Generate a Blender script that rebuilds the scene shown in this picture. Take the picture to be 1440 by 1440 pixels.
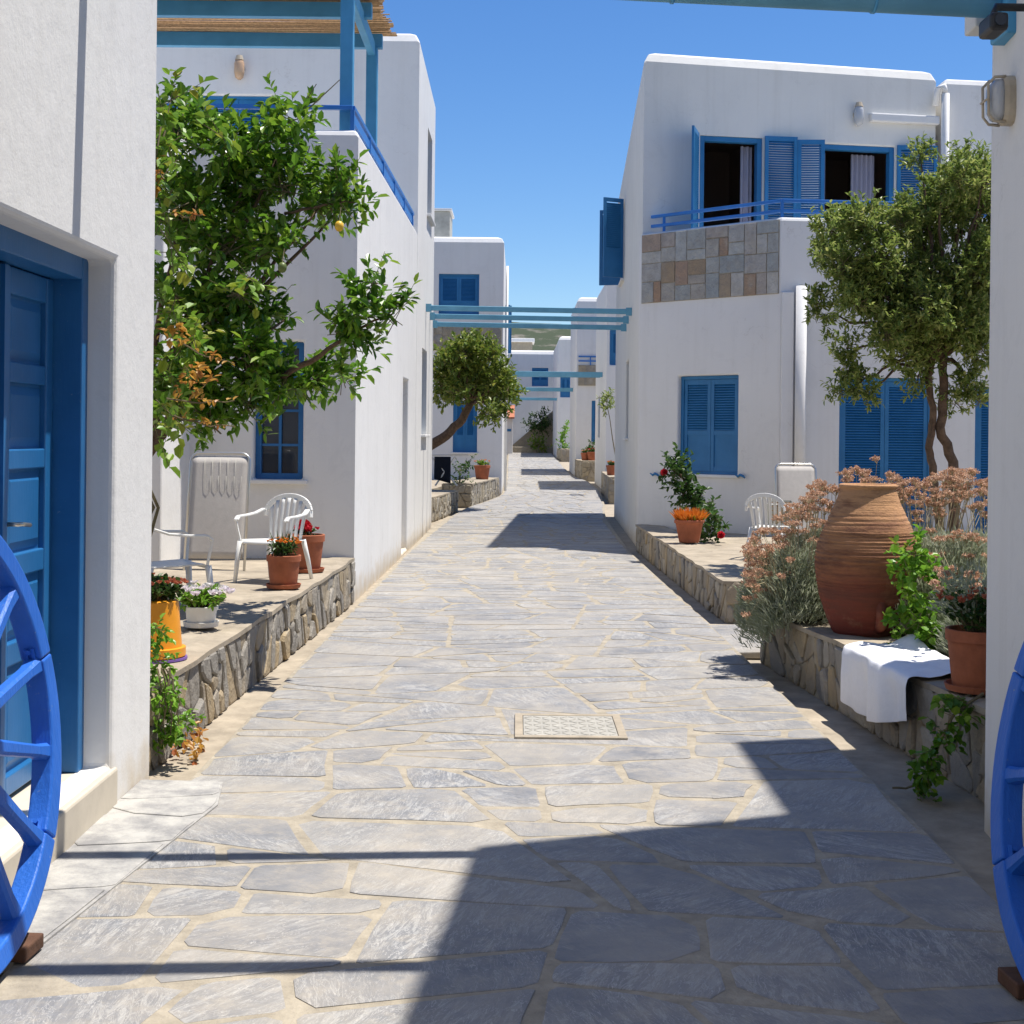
import bpy, bmesh, math, random
from mathutils import Vector, Matrix
R = math.radians
scene = bpy.context.scene
for o in list(bpy.data.objects): bpy.data.objects.remove(o)
col = scene.collection
rng = random.Random(7)

# ---------------------------------------------------------------- camera, sky, sun, exposure
F = 2000.0; CX, CY = 728.0, 614.0; ROLL = R(0.6); H = 1.6
cam = bpy.data.cameras.new('camera'); camo = bpy.data.objects.new('camera', cam); col.objects.link(camo)
cam.sensor_width = 36; cam.lens = 36*F/1440
cam.shift_x = (720-CX)/1440; cam.shift_y = (CY-720)/1440
cam.clip_start = 0.05; cam.clip_end = 9000
camo.matrix_world = Matrix.Translation((0, 0, H)) @ Matrix.Rotation(R(90), 4, 'X') @ Matrix.Rotation(ROLL, 4, 'Z')
scene.camera = camo
SUN = Vector((0.314, 0.086, 1.0)).normalized()
w = bpy.data.worlds.new('World'); scene.world = w; w.use_nodes = True
nt = w.node_tree; bg = nt.nodes['Background']
sky = nt.nodes.new('ShaderNodeTexSky'); sky.sky_type = 'NISHITA'; sky.sun_disc = False
sky.sun_elevation = math.asin(SUN.z); sky.sun_rotation = math.atan2(SUN.x, SUN.y)
sky.air_density = 1.0; sky.dust_density = 0.0; sky.ozone_density = 6.0; sky.altitude = 0
hs = nt.nodes.new('ShaderNodeHueSaturation'); hs.inputs['Saturation'].default_value = 1.2; hs.inputs['Hue'].default_value = 0.507
nt.links.new(sky.outputs[0], hs.inputs['Color']); nt.links.new(hs.outputs[0], bg.inputs[0]); bg.inputs[1].default_value = 0.10
sl = bpy.data.lights.new('sun', 'SUN'); sl.energy = 5.0; sl.angle = R(0.55); sl.color = (1.0, 0.95, 0.88)
so = bpy.data.objects.new('sun', sl); col.objects.link(so)
so.rotation_euler = (-SUN).to_track_quat('-Z', 'Y').to_euler(); so.location = (10, 5, 30)
vs = scene.view_settings; vs.view_transform = 'Standard'; vs.look = 'None'; vs.gamma = 1; vs.exposure = 0.52
vs.use_curve_mapping = False

# ---------------------------------------------------------------- pixel -> place helpers (1440 px photograph)
cr, sr = math.cos(ROLL), math.sin(ROLL)
def ray(px, py):
    u, v = px-CX, CY-py
    return Vector((u*cr-v*sr, F, u*sr+v*cr))
def atY(px, py, Y):
    d = ray(px, py); t = Y/F
    return Vector((d.x*t, Y, H+d.z*t))
def atZ(px, py, z):
    d = ray(px, py); t = (z-H)/d.z
    return Vector((d.x*t, F*t, z))
def gz(Y): return max(0.0, 0.012*(Y-35))

# ---------------------------------------------------------------- mesh builder
class MB:
    def __init__(s): s.v = []; s.f = []
    def add(s, vs, fs):
        n = len(s.v); s.v += [tuple(x) for x in vs]; s.f += [tuple(i+n for i in f) for f in fs]
    def hexa(s, p):
        s.add(p, [(0,3,2,1),(4,5,6,7),(0,1,5,4),(1,2,6,5),(2,3,7,6),(3,0,4,7)])
    def box(s, x0, x1, y0, y1, z0, z1):
        s.hexa([(x0,y0,z0),(x1,y0,z0),(x1,y1,z0),(x0,y1,z0),(x0,y0,z1),(x1,y0,z1),(x1,y1,z1),(x0,y1,z1)])
    def fbox(s, fr, s0, s1, n0, n1, z0, z1):
        s.hexa([fr(s0,n0,z0),fr(s1,n0,z0),fr(s1,n1,z0),fr(s0,n1,z0),fr(s0,n0,z1),fr(s1,n0,z1),fr(s1,n1,z1),fr(s0,n1,z1)])
    def beam(s, a, b, wd, ht):
        a = Vector(a); b = Vector(b); d = (b-a).normalized()
        up = Vector((0,0,1)) if abs(d.z) < .95 else Vector((0,1,0))
        sd = d.cross(up).normalized(); up = sd.cross(d).normalized()
        p = []
        for c in (a, b):
            for i, j in ((-1,-1),(1,-1),(1,1),(-1,1)): p.append(c+sd*(i*wd/2)+up*(j*ht/2))
        s.hexa([p[0],p[1],p[2],p[3],p[4],p[5],p[6],p[7]])
    def tube(s, pts, rad, n=8, cap=True):
        pts = [Vector(p) for p in pts]
        if not hasattr(rad, '__len__'): rad = [rad]*len(pts)
        base = len(s.v); prev = None
        for i, p in enumerate(pts):
            d = (pts[min(i+1, len(pts)-1)]-pts[max(i-1, 0)]).normalized()
            if prev is None:
                a = d.orthogonal().normalized()
            else:
                a = (prev-d*prev.dot(d)).normalized()
            prev = a; b = d.cross(a)
            for k in range(n):
                t = 2*math.pi*k/n
                s.v.append(tuple(p+(a*math.cos(t)+b*math.sin(t))*rad[i]))
        for i in range(len(pts)-1):
            for k in range(n):
                k2 = (k+1) % n
                s.f.append((base+i*n+k, base+i*n+k2, base+(i+1)*n+k2, base+(i+1)*n+k))
        if cap:
            s.f.append(tuple(base+k for k in reversed(range(n))))
            s.f.append(tuple(base+(len(pts)-1)*n+k for k in range(n)))
    def lathe(s, prof, c=(0,0,0), n=32):
        base = len(s.v); m = len(prof)
        for r, z in prof:
            for k in range(n):
                t = 2*math.pi*k/n
                s.v.append((c[0]+r*math.cos(t), c[1]+r*math.sin(t), c[2]+z))
        for i in range(m-1):
            for k in range(n):
                k2 = (k+1) % n
                s.f.append((base+i*n+k, base+i*n+k2, base+(i+1)*n+k2, base+(i+1)*n+k))
        s.f.append(tuple(base+k for k in reversed(range(n))))
        s.f.append(tuple(base+(m-1)*n+k for k in range(n)))
    def grid(s, fn, nu, nv):
        base = len(s.v)
        for j in range(nv+1):
            for i in range(nu+1): s.v.append(tuple(fn(i/nu, j/nv)))
        for j in range(nv):
            for i in range(nu):
                a = base+j*(nu+1)+i
                s.f.append((a, a+1, a+nu+2, a+nu+1))
    def leaf(s, p, d, up, L, W, fold=.25):
        # a folded leaf: two triangles pairs along the midrib
        d = d.normalized(); sd = d.cross(up)
        if sd.length < 1e-4: sd = d.orthogonal()
        sd.normalize(); nn = sd.cross(d)
        a = p+d*(L*.28)+nn*(W*fold); b = p+d*(L*.68)+nn*(W*fold-L*.03); n = len(s.v)
        s.v += [tuple(p), tuple(a+sd*(W*.46)), tuple(b+sd*(W*.40)), tuple(p+d*L-nn*(L*.10)), tuple(b-sd*(W*.40)), tuple(a-sd*(W*.46))]
        s.f += [(n, n+1, n+2, n+3), (n, n+3, n+4, n+5)]
    def build(s, name, mat, parent=None, smooth=False, bevel=0, recalc=True, solid=0, loc=None, seg=2):
        me = bpy.data.meshes.new(name)
        vv = s.v
        if loc is not None: vv = [(x-loc[0], y-loc[1], z-loc[2]) for x, y, z in vv]
        me.from_pydata(vv, [], s.f)
        if recalc:
            bm = bmesh.new(); bm.from_mesh(me); bmesh.ops.recalc_face_normals(bm, faces=bm.faces); bm.to_mesh(me); bm.free()
        if smooth: me.polygons.foreach_set('use_smooth', [True]*len(me.polygons))
        me.update()
        o = bpy.data.objects.new(name, me); col.objects.link(o)
        if mat: me.materials.append(mat)
        if loc is not None: o.location = loc
        if name in ('twigs','stems','limbs','leaves','flowers','flower_heads','foliage','red_leaves','dry_leaves','yellow_leaves','grey_leaves','blades','blooms','succulents'): o['kind'] = 'stuff'
        if parent is not None:
            o.parent = parent
            if loc is None: o.matrix_parent_inverse = Matrix.Translation(-Vector(parent.location))
            else: o.location = Vector(loc)-Vector(parent.location)
        if solid:
            m = o.modifiers.new('solid', 'SOLIDIFY'); m.thickness = solid
        if bevel:
            m = o.modifiers.new('bevel', 'BEVEL'); m.width = bevel; m.segments = seg; m.limit_method = 'ANGLE'; m.angle_limit = R(35)
        return o
def tag(o, label, cat, group=None):
    o['label'] = label; o['category'] = cat
    if group: o['group'] = group
    return o
def thing(name, label, cat, loc=(0,0,0), group=None):
    o = bpy.data.objects.new(name, None); col.objects.link(o); o.location = loc; o.empty_display_size = .2
    return tag(o, label, cat, group)
def struct(o): o['kind'] = 'structure'; return o
def stuff(o): o['kind'] = 'stuff'; return o
def copy_part(o, parent):
    c = o.copy(); col.objects.link(c); c.parent = parent
    for ch in o.children: copy_part(ch, c)
    return c
def copy_thing(root, loc, rz=None, label=None):
    r = root.copy(); col.objects.link(r); r.location = loc
    if rz is not None: r.rotation_euler = (0, 0, rz)
    if label: r['label'] = label
    for ch in root.children: copy_part(ch, r)
    return r

# ---------------------------------------------------------------- materials
def mat(name, color, rough=.6, spec=.3, metallic=0.0):
    m = bpy.data.materials.new(name); m.use_nodes = True
    b = m.node_tree.nodes['Principled BSDF']
    b.inputs['Base Color'].default_value = (*color, 1); b.inputs['Roughness'].default_value = rough
    b.inputs['Specular IOR Level'].default_value = spec; b.inputs['Metallic'].default_value = metallic
    return m
class N:
    def __init__(s, m): s.t = m.node_tree; s.b = s.t.nodes['Principled BSDF']; s._p = None
    def new(s, k, **kw):
        n = s.t.nodes.new(k)
        for a, v in kw.items(): setattr(n, a, v)
        return n
    def link(s, a, b): s.t.links.new(a, b)
    def pos(s):
        if not s._p: s._p = s.new('ShaderNodeNewGeometry')
        return s._p.outputs['Position']
    def mapv(s, vec, scale=(1,1,1), rot=(0,0,0)):
        n = s.new('ShaderNodeMapping'); n.inputs['Scale'].default_value = scale; n.inputs['Rotation'].default_value = rot
        s.link(vec, n.inputs['Vector']); return n.outputs[0]
    def noise(s, scale, detail=4, rough=.6, vec=None, dist=0):
        n = s.new('ShaderNodeTexNoise'); n.inputs['Scale'].default_value = scale; n.inputs['Detail'].default_value = detail
        n.inputs['Roughness'].default_value = rough; n.inputs['Distortion'].default_value = dist
        s.link(vec if vec is not None else s.pos(), n.inputs['Vector']); return n.outputs['Fac']
    def ramp(s, fac, stops):
        n = s.new('ShaderNodeValToRGB'); e = n.color_ramp.elements
        while len(e) < len(stops): e.new(.5)
        for x, (p, c) in zip(e, stops):
            x.position = p; x.color = (*c, 1) if hasattr(c, '__len__') else (c, c, c, 1)
        s.link(fac, n.inputs[0]); return n.outputs[0]
    def mix(s, fac, a, b, mode='MIX'):
        n = s.new('ShaderNodeMix', data_type='RGBA', blend_type=mode)
        for val, sock in ((fac, n.inputs[0]), (a, n.inputs[6]), (b, n.inputs[7])):
            if isinstance(val, (int, float)): sock.default_value = val
            elif isinstance(val, tuple): sock.default_value = (*val, 1)
            else: s.link(val, sock)
        return n.outputs[2]
    def math(s, op, a, b=0.0, clamp=False):
        n = s.new('ShaderNodeMath', operation=op, use_clamp=clamp)
        for val, sock in ((a, n.inputs[0]), (b, n.inputs[1])):
            if isinstance(val, (int, float)): sock.default_value = val
            else: s.link(val, sock)
        return n.outputs[0]
    def bump(s, h, strength=.3, dist=.01):
        n = s.new('ShaderNodeBump'); n.inputs['Strength'].default_value = strength; n.inputs['Distance'].default_value = dist
        s.link(h, n.inputs['Height']); s.link(n.outputs[0], s.b.inputs['Normal'])
    def color(s, c): s.link(c, s.b.inputs['Base Color'])
    def objrand(s): return s.new('ShaderNodeObjectInfo').outputs['Random']
    def island(s): 
        if not s._p: s.pos()
        return s._p.outputs['Random Per Island']
    def sep(s, vec, ax):
        n = s.new('ShaderNodeSeparateXYZ'); s.link(vec, n.inputs[0]); return n.outputs[ax]

def plaster(name, base=(.735,.725,.70), dirt=(.55,.45,.30), grime=.0):
    m = mat(name, base, .9, .1); n = N(m)
    big = n.noise(.8, 5, .65); fine = n.noise(22, 5, .7); mid = n.noise(5, 4, .6)
    c = n.mix(n.ramp(big, [(.35, 0), (.75, 1)]), base, tuple(x*.93 for x in base))
    streak = n.noise(1.0, 5, .6, vec=n.mapv(n.pos(), (7, 7, .35)))
    c = n.mix(n.math('MULTIPLY', n.ramp(streak, [(.50, 0), (.78, 1)]), .17+grime), c, (.46, .43, .37))
    pt = n.noise(2.3, 6, .75, dist=.8); c = n.mix(n.math('MULTIPLY', n.ramp(pt, [(.56, 0), (.60, 1)]), .22), c, tuple(x*.84 for x in base))
    vo = n.new('ShaderNodeTexVoronoi', feature='DISTANCE_TO_EDGE'); vo.inputs['Scale'].default_value = .9
    dv = n.new('ShaderNodeVectorMath', operation='ADD'); nz = n.new('ShaderNodeTexNoise'); nz.inputs['Scale'].default_value = 2.5; nz.inputs['Detail'].default_value = 6
    n.link(n.pos(), nz.inputs['Vector']); n.link(n.pos(), dv.inputs[0]); n.link(nz.outputs['Color'], dv.inputs[1]); n.link(dv.outputs[0], vo.inputs['Vector'])
    ck = n.math('MULTIPLY', n.ramp(vo.outputs['Distance'], [(0, 1), (.006, 0)]), n.ramp(big, [(.52, 0), (.6, 1)]))
    c = n.mix(n.math('MULTIPLY', ck, .35), c, (.42,.39,.34))
    z = n.sep(n.pos(), 2)
    band = n.math('ADD', z, n.math('MULTIPLY', mid, -.55))
    f = n.ramp(n.math('ADD', band, .5), [(.15, 1), (.42, 0)])
    c = n.mix(n.math('MULTIPLY', f, .75), c, dirt)
    n.color(c)
    h = n.math('ADD', n.math('MULTIPLY', fine, .35), n.math('ADD', mid, n.math('MULTIPLY', n.noise(90, 2), .15)))
    n.bump(h, .28, .016)
    return m
M = {}
M['plaster'] = plaster('plaster')
M['plaster_warm'] = plaster('plaster_warm', (.73,.715,.67), grime=.06)
def paint(name, base, rough=.45, wear=.25, chip=(.35,.4,.45), grain=.15):
    m = mat(name, base, rough, .4); n = N(m)
    a = n.noise(3, 5, .6); c = n.mix(n.ramp(a, [(.3, 0), (.75, 1)]), base, tuple(min(1, x*1.25+.01) for x in base))
    g = n.noise(45, 4, .7)
    c = n.mix(n.math('MULTIPLY', n.ramp(g, [(.66, 0), (.74, 1)]), wear), c, chip)
    n.color(c); n.bump(n.noise(60, 3, .6, vec=n.mapv(n.pos(), (1, 1, .15))), grain, .006)
    return m
M['door_blue'] = paint('door_blue', (.012, .112, .29), .4)
M['shutter_blue'] = paint('shutter_blue', (.014, .135, .31), .5)
M['rail_blue'] = paint('rail_blue', (.022, .15, .45), .4)
M['wheel_blue'] = paint('wheel_blue', (.015, .115, .48), .5, .8, (.18,.26,.42), .6)
M['beam_blue'] = paint('beam_blue', (.13, .34, .46), .6)
M['post_blue'] = paint('post_blue', (.06, .26, .44), .55)
M['iron'] = mat('iron', (.03,.03,.035), .5, .5)
M['steel'] = mat('steel', (.55,.55,.53), .3, .5, .9)
M['brass'] = mat('brass', (.6,.55,.45), .3, .5, .9)
M['black_plastic'] = mat('black_plastic', (.012,.012,.013), .4, .5)
def simple(name, base, rough, sc=12, var=.25, bump=.2, spec=.3):
    m = mat(name, base, rough, spec); n = N(m)
    a = n.noise(sc, 5, .65)
    n.color(n.mix(n.ramp(a, [(.3, 0), (.7, 1)]), tuple(x*(1-var) for x in base), tuple(min(1, x*(1+var)) for x in base)))
    n.bump(n.noise(sc*4, 4, .6), bump, .01); return m
M['white_plastic'] = simple('white_plastic', (.74,.73,.69), .35, 6, .05, .03, .5)
M['white_cloth'] = simple('white_cloth', (.80,.80,.82), .9, 30, .03, .15, .1)
M['sling'] = simple('sling', (.46,.43,.39), .85, 20, .06, .1)
M['marble'] = simple('marble', (.56,.50,.40), .5, 4, .10, .1)
m = mat('whitewash', (.5,.5,.5), .85, .2); n = N(m); n.color(n.mix(n.ramp(n.noise(4.5, 7, .75), [(.38, 0), (.60, 1)]), (.24,.235,.23), (.43,.415,.38))); n.bump(n.noise(16, 6, .7), .5, .012); M['whitewash'] = m
M['concrete'] = simple('concrete', (.34,.29,.22), .9, 5, .25, .5)
M['mortar'] = simple('mortar', (.325,.285,.22), .95, 9, .25, .8)
M['wall_mortar'] = simple('wall_mortar', (.34,.295,.22), .95, 12, .3, .8)
M['terracotta'] = simple('terracotta', (.33,.105,.05), .8, 8, .22, .3)
M['yellow_pot'] = simple('yellow_pot', (.75,.30,.015), .4, 6, .1, .05, .5)
M['purple'] = mat('purple', (.16,.09,.30), .5)
M['soil'] = simple('soil', (.06,.045,.03), 1, 20, .4, .8)
M['bark'] = simple('bark', (.13,.085,.055), .95, 14, .4, .9)
M['twig'] = simple('twig', (.16,.13,.07), .9, 14, .3, .3)
M['dry_stem'] = simple('dry_stem', (.42,.36,.22), .9, 14, .2, .2)
M['reed'] = simple('reed', (.42,.27,.14), .9, 30, .35, .4)
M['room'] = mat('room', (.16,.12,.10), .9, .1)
M['curtain'] = mat('curtain', (.30,.30,.37), .9, .1)
M['lemon'] = simple('lemon', (.70,.42,.03), .45, 8, .1, .15, .5)
M['lime'] = simple('lime', (.12,.16,.03), .45, 8, .1, .15, .5)
M['lamp_body'] = simple('lamp_body', (.45,.38,.28), .5, 10, .2, .2)
M['lamp_glass'] = mat('lamp_glass', (.45,.46,.47), .12, .6)
M['amber_glass'] = mat('amber_glass', (.50,.33,.20), .15, .6)
M['tank'] = simple('tank', (.42,.41,.36), .8, 4, .2, .2)
M['roof_tile'] = simple('roof_tile', (.42,.16,.09), .85, 6, .25, .4)
M['dark_cloth'] = mat('dark_cloth', (.02,.024,.035), .95, .05)
M['wood_block'] = simple('wood_block', (.10,.05,.03), .85, 10, .3, .4)
def glass(name):
    m = mat(name, (.02,.03,.045), .05, .6); return m
M['glass'] = glass('glass')
# slate paving: each stone has its own grey, veins in its own direction, sandy dust
def slate(name, per_obj=True):
    m = mat(name, (.27,.28,.30), .62, .35); n = N(m)
    r = n.objrand() if per_obj else n.island()
    rot = n.new('ShaderNodeVectorRotate', rotation_type='Z_AXIS'); n.link(n.pos(), rot.inputs['Vector'])
    n.link(n.math('MULTIPLY_ADD', r, 2.2), rot.inputs['Angle'])
    sh = n.new('ShaderNodeVectorMath', operation='ADD'); n.link(rot.outputs[0], sh.inputs[0])
    cb = n.new('ShaderNodeCombineXYZ'); n.link(n.math('MULTIPLY', r, 37), cb.inputs[0]); n.link(n.math('MULTIPLY', r, 91), cb.inputs[1]); n.link(cb.outputs[0], sh.inputs[1])
    v = sh.outputs[0]
    base = n.ramp(r, [(0, (.135,.142,.158)), (.25, (.19,.193,.20)), (.5, (.145,.152,.166)), (.7, (.225,.222,.217)), (.85, (.17,.172,.18)), (1, (.125,.132,.148))])
    cloud = n.noise(3.2, 6, .7, vec=v)
    c = n.mix(n.ramp(cloud, [(.35, 0), (.7, .6)]), base, (.285,.283,.282))
    vein = n.noise(2.6, 8, .75, vec=n.mapv(v, (1.2, 5.5, 1)), dist=1.8)
    mask = n.noise(1.9, 4, .55, vec=v)
    vm = n.math('MULTIPLY', n.ramp(vein, [(.50, 0), (.58, 1), (.66, .25)]), n.ramp(mask, [(.42, 0), (.60, 1)]))
    c = n.mix(n.math('MULTIPLY', vm, .5), c, (.52,.51,.48))
    thin = n.noise(6.5, 4, .6, vec=n.mapv(v, (.8, 3.4, 1)), dist=2.5)
    tm = n.ramp(thin, [(.482, 0), (.5, 1), (.518, 0)])
    c = n.mix(n.math('MULTIPLY', n.math('MULTIPLY', tm, n.ramp(mask, [(.38, 0), (.52, 1)])), .6), c, (.64,.62,.58))
    dust = n.noise(1.3, 7, .72)
    c = n.mix(n.math('MULTIPLY', n.ramp(dust, [(.40, 0), (.66, 1)]), .68), c, (.385,.345,.285))
    d2 = n.noise(9, 5, .7)
    c = n.mix(n.math('MULTIPLY', n.ramp(d2, [(.50, 0), (.68, 1)]), .45), c, (.40,.355,.29))
    n.color(c)
    n.bump(n.math('ADD', n.noise(14, 6, .65, vec=v), n.math('MULTIPLY', vein, 1.2)), .45, .012)
    return m
M['slate'] = slate('slate'); M['slate_far'] = slate('slate_far', False)
def wallstone(name, stops, per_obj=True):
    m = mat(name, (.3,.26,.2), .9, .15); n = N(m)
    r = n.objrand() if per_obj else n.island()
    c = n.ramp(r, stops)
    a = n.noise(7, 6, .7); c = n.mix(n.ramp(a, [(.3, .55), (.65, 0)]), c, (.22,.20,.17))
    b = n.noise(3.2, 5, .6); c = n.mix(n.ramp(b, [(.55, 0), (.75, .7)]), c, (.44,.40,.33))
    n.color(c); n.bump(n.math('ADD', n.noise(16, 6, .7), n.noise(5, 3)), .9, .03); return m
M['wall_stone'] = wallstone('wall_stone', [(0,(.40,.36,.30)),(.2,(.25,.235,.21)),(.4,(.46,.35,.20)),(.6,(.30,.28,.25)),(.8,(.44,.40,.33)),(1,(.36,.28,.18))])
M['wall_stone_far'] = wallstone('wall_stone_far', [(0,(.33,.31,.27)),(.5,(.38,.32,.22)),(1,(.28,.26,.23))], False)
M['clad_stone'] = wallstone('clad_stone', [(0,(.33,.36,.36)),(.2,(.50,.50,.46)),(.36,(.30,.32,.32)),(.5,(.52,.51,.47)),(.62,(.36,.26,.16)),(.75,(.45,.46,.44)),(.88,(.40,.26,.17)),(1,(.38,.30,.21))])
def foliage(name, c1, c2, c3=None, trans=.35, rough=.4):
    m = mat(name, c1, rough, .4); n = N(m); t = n.t
    i = n.island()
    st = [(0, c1), (.6, c2), (1, c3 or c2)]
    c = n.ramp(i, st); big = n.noise(1.7, 3, .6)
    c = n.mix(n.ramp(big, [(.35, 0), (.7, .45)]), c, tuple(x*1.35 for x in c2))
    n.color(c)
    tr = n.new('ShaderNodeBsdfTranslucent'); n.link(c, tr.inputs[0])
    mx = n.new('ShaderNodeMixShader'); mx.inputs[0].default_value = trans
    out = [x for x in t.nodes if x.type == 'OUTPUT_MATERIAL'][0]
    n.link(n.b.outputs[0], mx.inputs[1]); n.link(tr.outputs[0], mx.inputs[2]); n.link(mx.outputs[0], out.inputs[0])
    return m
M['lemon_leaf'] = foliage('lemon_leaf', (.045,.13,.012), (.12,.25,.022), (.30,.42,.045), .42, .3)
M['vine_leaf'] = foliage('vine_leaf', (.10,.22,.02), (.17,.29,.03), (.34,.32,.03))
M['vine_red'] = foliage('vine_red', (.42,.16,.03), (.45,.26,.04), (.36,.10,.04))
M['pitto_leaf'] = foliage('pitto_leaf', (.09,.15,.03), (.21,.275,.06), (.44,.45,.15), .42)
M['far_leaf'] = foliage('far_leaf', (.08,.14,.02), (.16,.22,.03), (.30,.30,.06))
M['grey_leaf'] = foliage('grey_leaf', (.24,.28,.16), (.36,.39,.27), (.50,.52,.40), .3, .7)
M['bright_leaf'] = foliage('bright_leaf', (.09,.24,.015), (.17,.34,.03), (.26,.40,.04))
M['dark_leaf'] = foliage('dark_leaf', (.03,.075,.015), (.05,.11,.02), (.08,.14,.03))
M['umbel'] = foliage('umbel', (.48,.27,.16), (.56,.36,.24), (.62,.45,.33), .25, .9)
M['red_flower'] = foliage('red_flower', (.50,.015,.03), (.60,.03,.05), (.42,.01,.02), .3, .6)
M['orange_flower'] = foliage('orange_flower', (.62,.16,.02), (.70,.26,.03), (.45,.12,.03), .3, .6)
M['white_flower'] = foliage('white_flower', (.75,.73,.72), (.78,.70,.74), (.8,.8,.78), .3, .6)
M['coral_flower'] = foliage('coral_flower', (.50,.12,.06), (.45,.16,.09), (.38,.10,.05), .3, .6)
# ringed terracotta jar
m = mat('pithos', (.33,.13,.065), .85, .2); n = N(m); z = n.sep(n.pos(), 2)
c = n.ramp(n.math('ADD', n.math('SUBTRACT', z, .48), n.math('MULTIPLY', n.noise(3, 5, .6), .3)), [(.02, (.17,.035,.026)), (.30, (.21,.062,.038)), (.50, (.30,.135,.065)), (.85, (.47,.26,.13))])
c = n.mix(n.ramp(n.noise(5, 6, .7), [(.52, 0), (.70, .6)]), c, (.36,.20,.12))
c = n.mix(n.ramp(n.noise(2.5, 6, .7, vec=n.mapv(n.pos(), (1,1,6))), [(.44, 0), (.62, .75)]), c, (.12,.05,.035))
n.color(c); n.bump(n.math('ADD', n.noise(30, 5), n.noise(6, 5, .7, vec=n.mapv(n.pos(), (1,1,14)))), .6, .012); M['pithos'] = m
# hills: dry scrub
m = mat('hill', (.2,.19,.12), 1, 0); n = N(m)
a = n.noise(.012, 7, .7); b = n.noise(.06, 5, .75)
c = n.mix(n.ramp(b, [(.36, 0), (.50, 1)]), n.ramp(a, [(.35, (.13,.125,.105)), (.65, (.19,.175,.15))]), (.065,.08,.055))
n.color(c); M['hill'] = m

# ---------------------------------------------------------------- irregular pieces: cut a convex polygon by skewed lines
def pieces(poly, area_of, r, skew=.35, aspect=1.0):
    out = []; todo = [poly]
    while todo:
        p = todo.pop()
        A = abs(sum(p[i][0]*p[(i+1)%len(p)][1]-p[(i+1)%len(p)][0]*p[i][1] for i in range(len(p)))/2)
        cx = sum(q[0] for q in p)/len(p); cy = sum(q[1] for q in p)/len(p)
        if A < area_of(cx, cy)*r.uniform(.6, 1.75): out.append(p); continue
        xs = [q[0] for q in p]; ys = [q[1] for q in p]
        wx, wy = max(xs)-min(xs), (max(ys)-min(ys))*aspect
        ang = (0 if wy > wx else math.pi/2)+r.uniform(-skew, skew)*(1 if r.random() < .75 else 1.7)
        nx, ny = -math.sin(ang), math.cos(ang)
        ox = cx+r.uniform(-.16, .16)*wx; oy = cy+r.uniform(-.16, .16)*(max(ys)-min(ys))
        d = [(q[0]-ox)*nx+(q[1]-oy)*ny for q in p]
        a, b = [], []
        for i in range(len(p)):
            j = (i+1) % len(p)
            if d[i] >= 0: a.append(p[i])
            if d[i] <= 0: b.append(p[i])
            if d[i]*d[j] < 0:
                t = d[i]/(d[i]-d[j]); q = (p[i][0]+(p[j][0]-p[i][0])*t, p[i][1]+(p[j][1]-p[i][1])*t)
                a.append(q); b.append(q)
        if len(a) < 3 or len(b) < 3: out.append(p); continue
        todo += [a, b]
    return out
def shrink(p, g, r):
    # inset a convex polygon with a different gap on each edge, roughen its outline
    A = sum(p[i][0]*p[(i+1)%len(p)][1]-p[(i+1)%len(p)][0]*p[i][1] for i in range(len(p)))
    if A < 0: p = p[::-1]
    q = list(p)
    for i in range(len(p)):
        a, b = p[i], p[(i+1) % len(p)]
        L = math.hypot(b[0]-a[0], b[1]-a[1])
        if L < 1e-6: continue
        tilt = r.uniform(-.03, .03)
        nx, ny = -(b[1]-a[1])/L, (b[0]-a[0])/L
        nx, ny = nx*math.cos(tilt)-ny*math.sin(tilt), nx*math.sin(tilt)+ny*math.cos(tilt)
        gg = g*r.uniform(.5, 1.7); mx, my = (a[0]+b[0])/2, (a[1]+b[1])/2
        d = [(k[0]-mx)*nx+(k[1]-my)*ny-gg for k in q]; nq = []
        for k in range(len(q)):
            j = (k+1) % len(q)
            if d[k] >= 0: nq.append(q[k])
            if d[k]*d[j] < 0:
                t = d[k]/(d[k]-d[j]); nq.append((q[k][0]+(q[j][0]-q[k][0])*t, q[k][1]+(q[j][1]-q[k][1])*t))
        q = nq
        if len(q) < 3: return None
    # cut corners a little and roughen
    out = []
    n = len(q); per = sum(math.dist(q[i], q[(i+1) % n]) for i in range(n)); jit = min(.012, per*.007)
    for i in range(n):
        a, b, c = q[i-1], q[i], q[(i+1) % n]
        la, lc = math.dist(a, b), math.dist(b, c)
        if min(la, lc) < .004: continue
        ca = min(r.uniform(.01, .05), la*.3); cc = min(r.uniform(.01, .05), lc*.3)
        if r.random() < .18: ca = min(r.uniform(.05, .13), la*.35); cc = min(r.uniform(.05, .13), lc*.35)
        out.append((b[0]+(a[0]-b[0])*ca/la, b[1]+(a[1]-b[1])*ca/la))
        out.append((b[0]+(c[0]-b[0])*cc/lc, b[1]+(c[1]-b[1])*cc/lc))
        if lc > .3:
            t = r.uniform(.35, .65); out.append((b[0]+(c[0]-b[0])*t+r.uniform(-jit, jit), b[1]+(c[1]-b[1])*t+r.uniform(-jit, jit)))
    return out if len(out) >= 3 else None
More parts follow.
